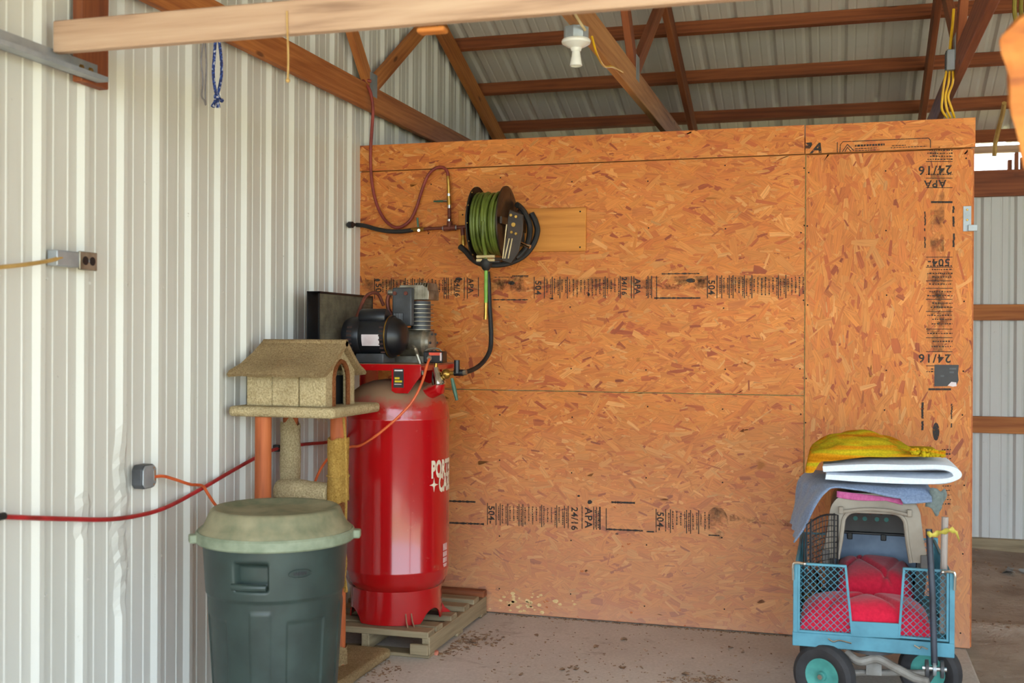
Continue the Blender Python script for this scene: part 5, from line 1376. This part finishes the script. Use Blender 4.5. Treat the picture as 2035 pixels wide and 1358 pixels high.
top_sh = mk('top_shell', shell(out, inn, KY0, KY1), M['crate'], t, angle=60)
mk('back_wall', tri_fill(MB().prism(out, (KC, KY1 - .012, 0), (1, 0, 0), (0, 0, 1), (0, .012, 0))), M['cratedark'], top_sh)
op = arch_prof(.150, .765, .555, r=.055, slope=.022)
fw_poly = out + op[::-1]
fc = mk('front_face', tri_fill(MB().prism(fw_poly, (KC - .005, KY0 - .008, 0), (1, 0, 0), (0, 0, 1), (0, .02, 0))), M['crate'], top_sh)
mk('door_rim', MB().tube([(KC - .005 + x, KY0 - .010, z) for x, z in op], .009, 8), M['crate'], top_sh)
mk('rim_bar', MB().tube(catmull([(KC - .145, KY0 - .018, .758), (KC - .05, KY0 - .022, .774), (KC + .05, KY0 - .022, .774), (KC + .14, KY0 - .018, .758)], 6), .008, 8), M['crate'], top_sh)
for x in (-.142, .138): mk('door_lug', MB().box(KC + x - .010, KC + x + .010, KY0 - .028, KY0 - .008, .752, .782), M['crate'], top_sh, bevel=.003)
hl = [MB(), MB()]
for i in range(4): 
    hx = KC - .075 + i * .042 + (.012 if i > 1 else 0); z = .664
    mk('vent_hole', MB().cyl((hx, KY1 - .0135, z), (hx, KY1 - .011, z), .0105, n=12), M['tealdark'], top_sh)
for i in range(5):
    hx = KC - .11 + i * .05; mk('vent_hole', MB().cyl((hx, KY1 - .0135, .694), (hx, KY1 - .011, .694), .009, n=12), M['pipe'], top_sh)
bs_out = [(-HW, .555), (-HW + .012, .44), (-HW + .03, .303)]; bs_out = bs_out + [(-x, z) for x, z in bs_out[::-1]]
bs_in = [(-HW + .012, .555), (-HW + .024, .44), (-HW + .042, .315)]; bs_in = bs_in + [(-x, z) for x, z in bs_in[::-1]]
bt_ = mk('bottom_shell', shell(bs_out, bs_in, KY0, KY1), M['black'], t)
mk('back_lower', MB().prism(bs_out, (KC, KY1 - .012, 0), (1, 0, 0), (0, 0, 1), (0, .012, 0)), M['cratepale'], bt_)
mk('seam_flange', MB().box(KX0 + .01, KX1 - .01, KY1 - .03, KY1 - .012, .592, .604), M['black'], bt_, bevel=.003)
mk('inner_panel', MB().box(KX0 + .03, KX1 - .03, KY1 - .018, KY1 - .012, .40, .592), M['cratepale'], bt_)
for x in (-.10, .05): mk('latch', MB().box(KC + x - .012, KC + x + .012, KY1 - .034, KY1 - .02, .568, .598), M['black'], bt_, bevel=.003)
for x in (KX0 + .012, KX1 - .016): mk('side_latch', MB().box(x - .016, x + .016, KY0 - .016, KY0 + .03, .53, .59), M['cratedark'], t, bevel=.004)
mk('front_sill', MB().prism([(-HW, .555), (-.17, .555), (-.155, .37), (.155, .37), (.17, .555), (HW, .555), (HW - .03, .303), (-HW + .03, .303)], (KC, KY0 - .006, 0), (1, 0, 0), (0, 0, 1), (0, .016, 0)), M['black'], bt_)
for o_ in (bt_,): pass
# wire door, hinged at the crate's left, swung open towards the camera
hx, hy = KC - .155, KY0 - .022
D1 = (P(1603, 1100, Y=-.98) - Vector((hx, hy, 0))); D1.z = 0; DL = D1.length; D1.normalize()
dz0, dz1 = .440, .745
def dpt(u, v):
    top_ = dz1 + .018 * math.sin(PI * u) - .02 * u
    return Vector((hx, hy, 0)) + D1 * (DL * u) + Vector((0, 0, dz0 + (top_ - dz0) * v))
df_ = MB().tube([dpt(0, 0), dpt(0, 1)] + [dpt(i / 8, 1) for i in range(1, 9)] + [dpt(1, 0)] + [dpt(1 - i / 6, 0) for i in range(1, 6)], .0042, 6, closed=True)
dr_ = mk('wire_door', df_, M['wire'], t)
wv_ = MB()
for i in range(1, 10): wv_.tube([dpt(i / 10, 0), dpt(i / 10, 1)], .0018, 5, caps=False)
for j in range(1, 13): wv_.tube([dpt(k / 4, j / 13) for k in range(5)], .0018, 5, caps=False)
mk('door_wires', wv_, M['wire'], dr_, kind='stuff')
mk('latch_rod', MB().tube([dpt(.86, -.05), dpt(.86, 1.04)], .004, 6).tube([dpt(.12, -.04), dpt(.12, 1.02)], .004, 6), M['wire'], dr_)

# ------------------------------------------------------------------ bedding
def pillow(name, x0, x1, y0, y1, z0, h, mat, seed, nu=46, nv=40, pw=2.6, wr=.012, tilt=0.0, folds=()):
    R_ = random.Random(seed); W = [(R_.uniform(4, 15), R_.uniform(3, 12), R_.uniform(0, 6.28), R_.uniform(.3, 1)) for _ in range(7)]
    def hgt(u, v):
        a = max(0.0, 1 - abs(2 * u - 1) ** pw) * max(0.0, 1 - abs(2 * v - 1) ** pw); return a ** .45
    def f(u, v, s=1):
        e = hgt(u, v); w = sum(c_ * math.sin(a * u + b_ * v + p_) for a, b_, p_, c_ in W) / 4
        cr = sum(-d * math.exp(-((u - (a0 + k * (v - .5)) ) / s0) ** 2) for a0, k, s0, d in folds)
        x = x0 + (x1 - x0) * u; y = y0 + (y1 - y0) * v
        z = z0 + h * (.12 + .88 * e) + (wr * w * e + cr * e) + tilt * v
        return (x, y, z) if s > 0 else (x, y, z0 + tilt * v + h * .12 * (1 - e) * .5)
    m_ = MB().grid(lambda u, v: f(u, v, 1), nu, nv).grid(lambda u, v: f(u, v, -1), nu, nv)
    n1 = (nu + 1) * (nv + 1)
    edge = [i * (nv + 1) for i in range(nu + 1)] + [nu * (nv + 1) + j for j in range(1, nv + 1)] + [i * (nv + 1) + nv for i in range(nu - 1, -1, -1)] + [j for j in range(nv - 1, 0, -1)]
    for k in range(len(edge)):
        a, b_ = edge[k], edge[(k + 1) % len(edge)]; m_.f.append((a, b_, b_ + n1, a + n1))
    return mk(name, m_, M[mat], angle=80)
o = pillow('cushion', 2.455, 2.972, -1.085, -.80, .300, .138, 'redcloth', 3, pw=4.0, folds=((.42, .5, .03, .02), (.62, -.35, .035, .018), (.3, .2, .02, .012)), wr=.008)
tag(o, 'flat red cushion lying at the front of the teal wagon', 'cushion', 'red cushions in the wagon')
o = pillow('cushion', 2.588, 2.934, -.765, -.362, .318, .155, 'redcloth', 8, pw=5.0, folds=((.48, -.6, .035, .022), (.72, .35, .03, .014), (.2, .5, .025, .012)), wr=.007, tilt=.055)
tag(o, 'plump red cushion filling the dog crate behind the front one', 'cushion', 'red cushions in the wagon')
o = pillow('plush_toy', 2.458, 2.535, -.78, -.42, .300, .16, 'leopard', 5, 16, 24, wr=.012)
tag(o, 'leopard print plush tucked beside the crate behind the mesh', 'plush')

# blue-grey blanket draped over the crate
flatb = [(2.66, .868), (2.74, .868), (2.82, .868), (2.90, .866), (2.985, .862)]
fpath = catmull([(x, 0, z) for x, z in [(2.422, .618), (2.468, .70), (2.512, .78), (2.545, .838), (2.59, .866)] + flatb], 6)
bpath = catmull([(x, 0, z) for x, z in [(2.402, .66), (2.412, .73), (2.425, .80), (2.440, .858), (2.50, .880)] + flatb], 6); NB = len(fpath) - 1
def drape(u, v, off=0.0):
    i = min(NB, int(round(u * NB))); p = fpath[i].lerp(bpath[i], v ** .75); y = -.835 + .455 * v
    hang = max(0.0, (.12 - v) / .12); fl = sstep(u, .34, .46); dz = 0.0
    dz = -.052 * hang * fl * (.35 + .35 * math.sin(p.x * 12 - 1.4) + (.45 if p.x > 2.86 else 0))
    w = .006 * math.sin(u * 21 + v * 6) + .005 * math.sin(v * 23 + u * 9)
    return (p.x + w * (1 - fl), y + .01 * math.sin(u * 14) * (1 - fl), p.z + w * .35 + .004 + dz)
m_ = MB().grid(lambda u, v: drape(u, v), NB, 36)
bb = mk('blanket', m_, M['bluecloth'], angle=80)
md = bb.modifiers.new('cloth', 'SOLIDIFY'); md.thickness = .007; md.offset = 0
tag(bb, 'blue-grey fleece blanket draped over the dog crate', 'blanket')
# pink cloth peeping out between crate and blanket
m_ = MB().grid(lambda u, v: (2.60 + .27 * u, KY0 - .012 - .004 * v, .838 - .020 * v * (.3 + .7 * abs(math.sin(u * 3 + .9))) - .022 * u + .010 * (1 - v)), 24, 4)
o = mk('pink_cloth', m_, M['pinkcloth'], angle=80); md = o.modifiers.new('cloth', 'SOLIDIFY'); md.thickness = .004
tag(o, 'pink cloth peeping out under the blue-grey blanket', 'cloth')
# white blanket folded over on itself, round fold at the right
def ribbon(path, th, y0, y1, name, mat, ny=10, sag=None):
    pts_ = catmull([(x, 0, z) for x, z in path], 8); n = len(pts_); m_ = MB()
    def nr(i):
        d = pts_[min(i + 1, n - 1)] - pts_[max(i - 1, 0)]; d.normalize(); return Vector((-d.z, 0, d.x))
    ring = [pts_[i] + nr(i) * th / 2 for i in range(n)] + [pts_[i] - nr(i) * th / 2 for i in range(n - 1, -1, -1)]
    k = len(ring)
    for j in range(ny + 1):
        y = y0 + (y1 - y0) * j / ny; e = .010 * (1 if j in (0, ny) else 0)
        for i, p in enumerate(ring):
            q = p.lerp(Vector((p.x, 0, pts_[i if i < n else 2 * n - 1 - i].z)), .35 if e else 0)
            m_.v.append((q.x + .003 * math.sin(j * 1.7 + i * .2), y, q.z + .003 * math.sin(j * 1.3 + i * .15)))
    for j in range(ny):
        for i in range(k): a = j * k + i; b_ = j * k + (i + 1) % k; m_.f.append((a, b_, b_ + k, a + k))
    m_.f.append(tuple(range(k))); m_.f.append(tuple(ny * k + i for i in range(k)))
    return mk(name, tri_fill(m_), M[mat], angle=60)
wz0 = .912
path = [(2.555, wz0 + .002), (2.66, wz0 - .001), (2.80, wz0), (2.95, wz0 + .002), (3.04, wz0 + .008), (3.078, wz0 + .026), (3.06, wz0 + .052), (3.0, wz0 + .062), (2.88, wz0 + .058), (2.75, wz0 + .054), (2.64, wz0 + .044), (2.545, wz0 + .034)]
o = ribbon(path, .034, -.86, -.44, 'folded_blanket', 'whitecloth')
tag(o, 'white fleece blanket folded once on top of the crate', 'blanket')
# yellow striped towel, a soft folded heap
def towel(u, v, s):
    x = 2.470 + (3.02 - 2.470) * u; y = -.85 + .40 * v
    base = .928 + .052 * sstep(u, .05, .12) + .026 * sstep(u, .12, .5) + .008 * sstep(u, .5, .9)
    topz = .938 + .158 * (math.sin(PI * min(1, max(0, (u * .92 + .09))) ** .9) ** .8) * (.75 + .25 * math.sin(PI * v)) + .006 * math.sin(u * 21 + v * 9) + .007 * math.sin(v * 24 + u * 6)
    topz = max(topz, base + .012)
    if s < 0: return (x, y, base)
    ed = min(v, 1 - v) / .12; ed = math.sqrt(max(0, 1 - (1 - min(1, ed)) ** 2)); eu = min(u, 1 - u) / .05; eu = math.sqrt(max(0, 1 - (1 - min(1, eu)) ** 2))
    return (x, y, base + (topz - base) * (.25 + .75 * ed) * (.3 + .7 * eu))
nu, nv = 50, 26
m_ = MB().grid(lambda u, v: towel(u, v, 1), nu, nv).grid(lambda u, v: towel(u, v, -1), nu, nv)
n1 = (nu + 1) * (nv + 1); edge = [i * (nv + 1) for i in range(nu + 1)] + [nu * (nv + 1) + j for j in range(1, nv + 1)] + [i * (nv + 1) + nv for i in range(nu - 1, -1, -1)] + [j for j in range(nv - 1, 0, -1)]
for k in range(len(edge)): a, b_ = edge[k], edge[(k + 1) % len(edge)]; m_.f.append((a, b_, b_ + n1, a + n1))
t = thing('towel', 'yellow and orange striped towel heaped on the white blanket', 'towel', (2.75, -.65, .90))
mk('heap', m_, M['towel'], t, angle=80)
fr_ = MB(); R_ = random.Random(6)
for i in range(70):
    x = R_.uniform(2.90, 3.03); z = R_.uniform(1.022, 1.048) - (x - 2.9) * .05; fr_.sphere((x, -.852 + R_.uniform(-.008, .006), z), R_.uniform(.005, .010), 5)
mk('knotted_fringe', fr_, M['towel'], t, kind='stuff')
# grey-green cloth hanging at the crate's right top corner
m_ = MB().grid(lambda u, v: (2.975 + .062 * u + .010 * math.sin(v * 5), -.80 - .01 * math.sin(u * 6), .872 - .105 * v * (1 - .5 * abs(u - .6)) + .01 * math.sin(u * 7)), 12, 12)
o = mk('grey_cloth', m_, M['greycloth'], angle=80); md = o.modifiers.new('cloth', 'SOLIDIFY'); md.thickness = .008
tag(o, 'grey-green cloth corner hanging beside the crate under white blanket', 'cloth')
# stick and yellow ribbon
o = mk('stick', MB().tube(catmull([P(1878, 1028, Y=-1.04), P(1876, 1100, Y=-1.045), P(1875, 1180, Y=-1.05), P(1873, 1258, Y=-1.055)], 4), .0135, 10), M['stick'])
tag(o, 'bare grey stick standing inside the front corner of wagon', 'stick')
pts = [P(1842, 1060, Y=-1.165), P(1852, 1064, Y=-1.17), P(1866, 1060, Y=-1.15), P(1882, 1056, Y=-1.08), P(1893, 1054, Y=-1.06), P(1902, 1062, Y=-1.06), P(1906, 1074, Y=-1.06)]
pts2 = catmull(pts, 5); m_ = MB()
for i, p in enumerate(pts2):
    w = .006 + .007 * math.sin(i * .55) ** 2; m_.v += [tuple(p + Vector((0, 0, w))), tuple(p + Vector((0, .003, -w)))]
for i in range(len(pts2) - 1): m_.f.append((2 * i, 2 * i + 1, 2 * i + 3, 2 * i + 2))
o = mk('ribbon', m_, plain('yellow_ribbon', (206, 190, 84), (176, 158, 58), 20, .6)); md = o.modifiers.new('cloth', 'SOLIDIFY'); md.thickness = .002
tag(o, 'yellow ribbon tied from the wagon handle to the stick', 'ribbon')

# ------------------------------------------------------------------ litter on the slab
R_ = random.Random(31)
def leaf_mesh(seed):
    q = random.Random(seed); m_ = MB(); n = 7
    L = q.uniform(.018, .04); w = L * q.uniform(.25, .45)
    for i in range(n + 1):
        f = i / n; x = (f - .5) * L; ww = w * math.sin(PI * f) ** .8 + .0006
        z = .003 + .004 * math.sin(f * 5 + seed); m_.v += [(x, -ww, z + .003), (x, 0, z), (x, ww, z + .004)]
    for i in range(n):
        for k in range(2): a = i * 3 + k; m_.f.append((a, a + 1, a + 4, a + 3))
    me = bpy.data.meshes.new('dry_leaf'); me.from_pydata(m_.v, [], m_.f); me.materials.append(M['dryleaf']); me.shade_smooth(); return me
leaf_me = [leaf_mesh(s) for s in range(5)]
spots = []
for i in range(24):
    spots.append((R_.gauss(930, 38), R_.gauss(1272, 7)))
for i in range(10): spots.append((R_.gauss(890, 14), R_.gauss(1293, 6)))
for i in range(8): spots.append((R_.gauss(1138, 12), R_.gauss(1330, 5)))
for i in range(9): spots.append((R_.gauss(1390, 30), R_.gauss(1352, 4)))
for i in range(12): spots.append((R_.uniform(960, 1560), R_.uniform(1260, 1356)))
for x, y in spots:
    p = P(x, y, Z=0)
    if p.y > -.03 or p.x < .80: continue
    o = bpy.data.objects.new('dry_leaf', leaf_me[R_.randrange(5)]); COL.objects.link(o); o.location = (p.x, p.y, .0005)
    o.rotation_euler = (0, 0, R_.uniform(0, 6.28)); s_ = R_.uniform(.6, 1.05); o.scale = (s_, s_, s_)
    w_ = 'beside the pallet corner' if p.x < 1.15 and p.y < -.2 and p.x < 1.1 else ('close to the wagon' if p.x > 1.75 else 'on the open middle of the slab')
    tag(o, 'small dry brown leaf scrap ' + w_, 'leaf', 'dry leaf scraps on the slab')
dm = MB()
def chips(n, fx, fy, s0, s1, zf=None):
    for i in range(n):
        p = P(fx(), fy(), Z=0)
        if p.y > -.02 or p.x < .06 or (p.x < .79 and -.95 < p.y): continue
        r = R_.uniform(s0, s1); a = R_.uniform(0, 6.28); e = r * R_.uniform(.2, .6)
        dm.box(-r, r, -e, e, 0, R_.uniform(.0008, .003), Matrix.Translation((p.x, p.y, .0002)) @ Matrix.Rotation(a, 4, 'Z'))
chips(230, lambda: R_.gauss(925, 36), lambda: R_.gauss(1270, 9), .002, .012)
chips(90, lambda: R_.gauss(885, 16), lambda: R_.gauss(1294, 7), .002, .010)
chips(90, lambda: R_.gauss(760, 26), lambda: R_.gauss(1336, 14), .002, .010)
chips(260, lambda: R_.uniform(950, 1560), lambda: R_.uniform(1235, 1357), .0015, .007)
chips(120, lambda: R_.gauss(1390, 34), lambda: R_.gauss(1353, 5), .002, .010)
for i in range(320):
    x = R_.uniform(.82, 2.4); y = -abs(R_.gauss(0, .012)) - .012; r = R_.uniform(.002, .006)
    dm.box(-r, r, -r * .5, r * .5, 0, .003, Matrix.Translation((x, y, .0002)) @ Matrix.Rotation(R_.uniform(0, 6), 4, 'Z'))
tag(mk('floor_debris', dm, M['dryleaf'], kind='stuff'), 'crumbs of bark, straw and dirt scattered over the slab', 'debris')
p = P(864, 1303, Z=0)
o = mk('brick_chip', MB().prism([(-.014, 0), (.012, -.003), (.016, .010), (.004, .022), (-.010, .018)], p + Vector((.0, 0, .0005)), (1, 0, 0), (0, .8, .2), (.0, .006, .016)), M['brick'], bevel=.002)
tag(o, 'small pink brick chip lying by the pallet corner', 'brick chip')
dd = MB()
for i in range(420):
    x = R_.uniform(3.3, 5.2); y = R_.choice([R_.gauss(.62 + .1 * (x - 3.5), .10), R_.gauss(2.1 + .3 * (x - 3.6), .2), R_.uniform(-1, 2.9)]); r = R_.uniform(.003, .009)
    dd.box(-r, r, -r * .6, r * .6, -.002, r * .6, Matrix.Translation((x, y, dirtz(x, y))) @ Matrix.Rotation(R_.uniform(0, 6), 4, 'Z'))
tag(mk('dirt_crumbs', dd, M['dryleaf'], kind='stuff'), 'clods and bark crumbs lying on the dirt floor', 'debris')
pm_ = MB()
for i in range(9):
    c = Vector((3.78 + R_.uniform(-.12, .12), 2.02 + R_.uniform(-.08, .08), 0)); c.z = dirtz(c.x, c.y); r = R_.uniform(.02, .045)
    pm_.quad(*[c + Vector((r * math.cos(q) * R_.uniform(.5, 1.2), r * math.sin(q) * R_.uniform(.5, 1.2), R_.uniform(.004, .03))) for q in [k * PI / 3 for k in range(6)]])
tag(mk('plastic_scraps', pm_, M['galv'], kind='stuff'), 'pale crumpled plastic scraps half buried in the dirt', 'debris')
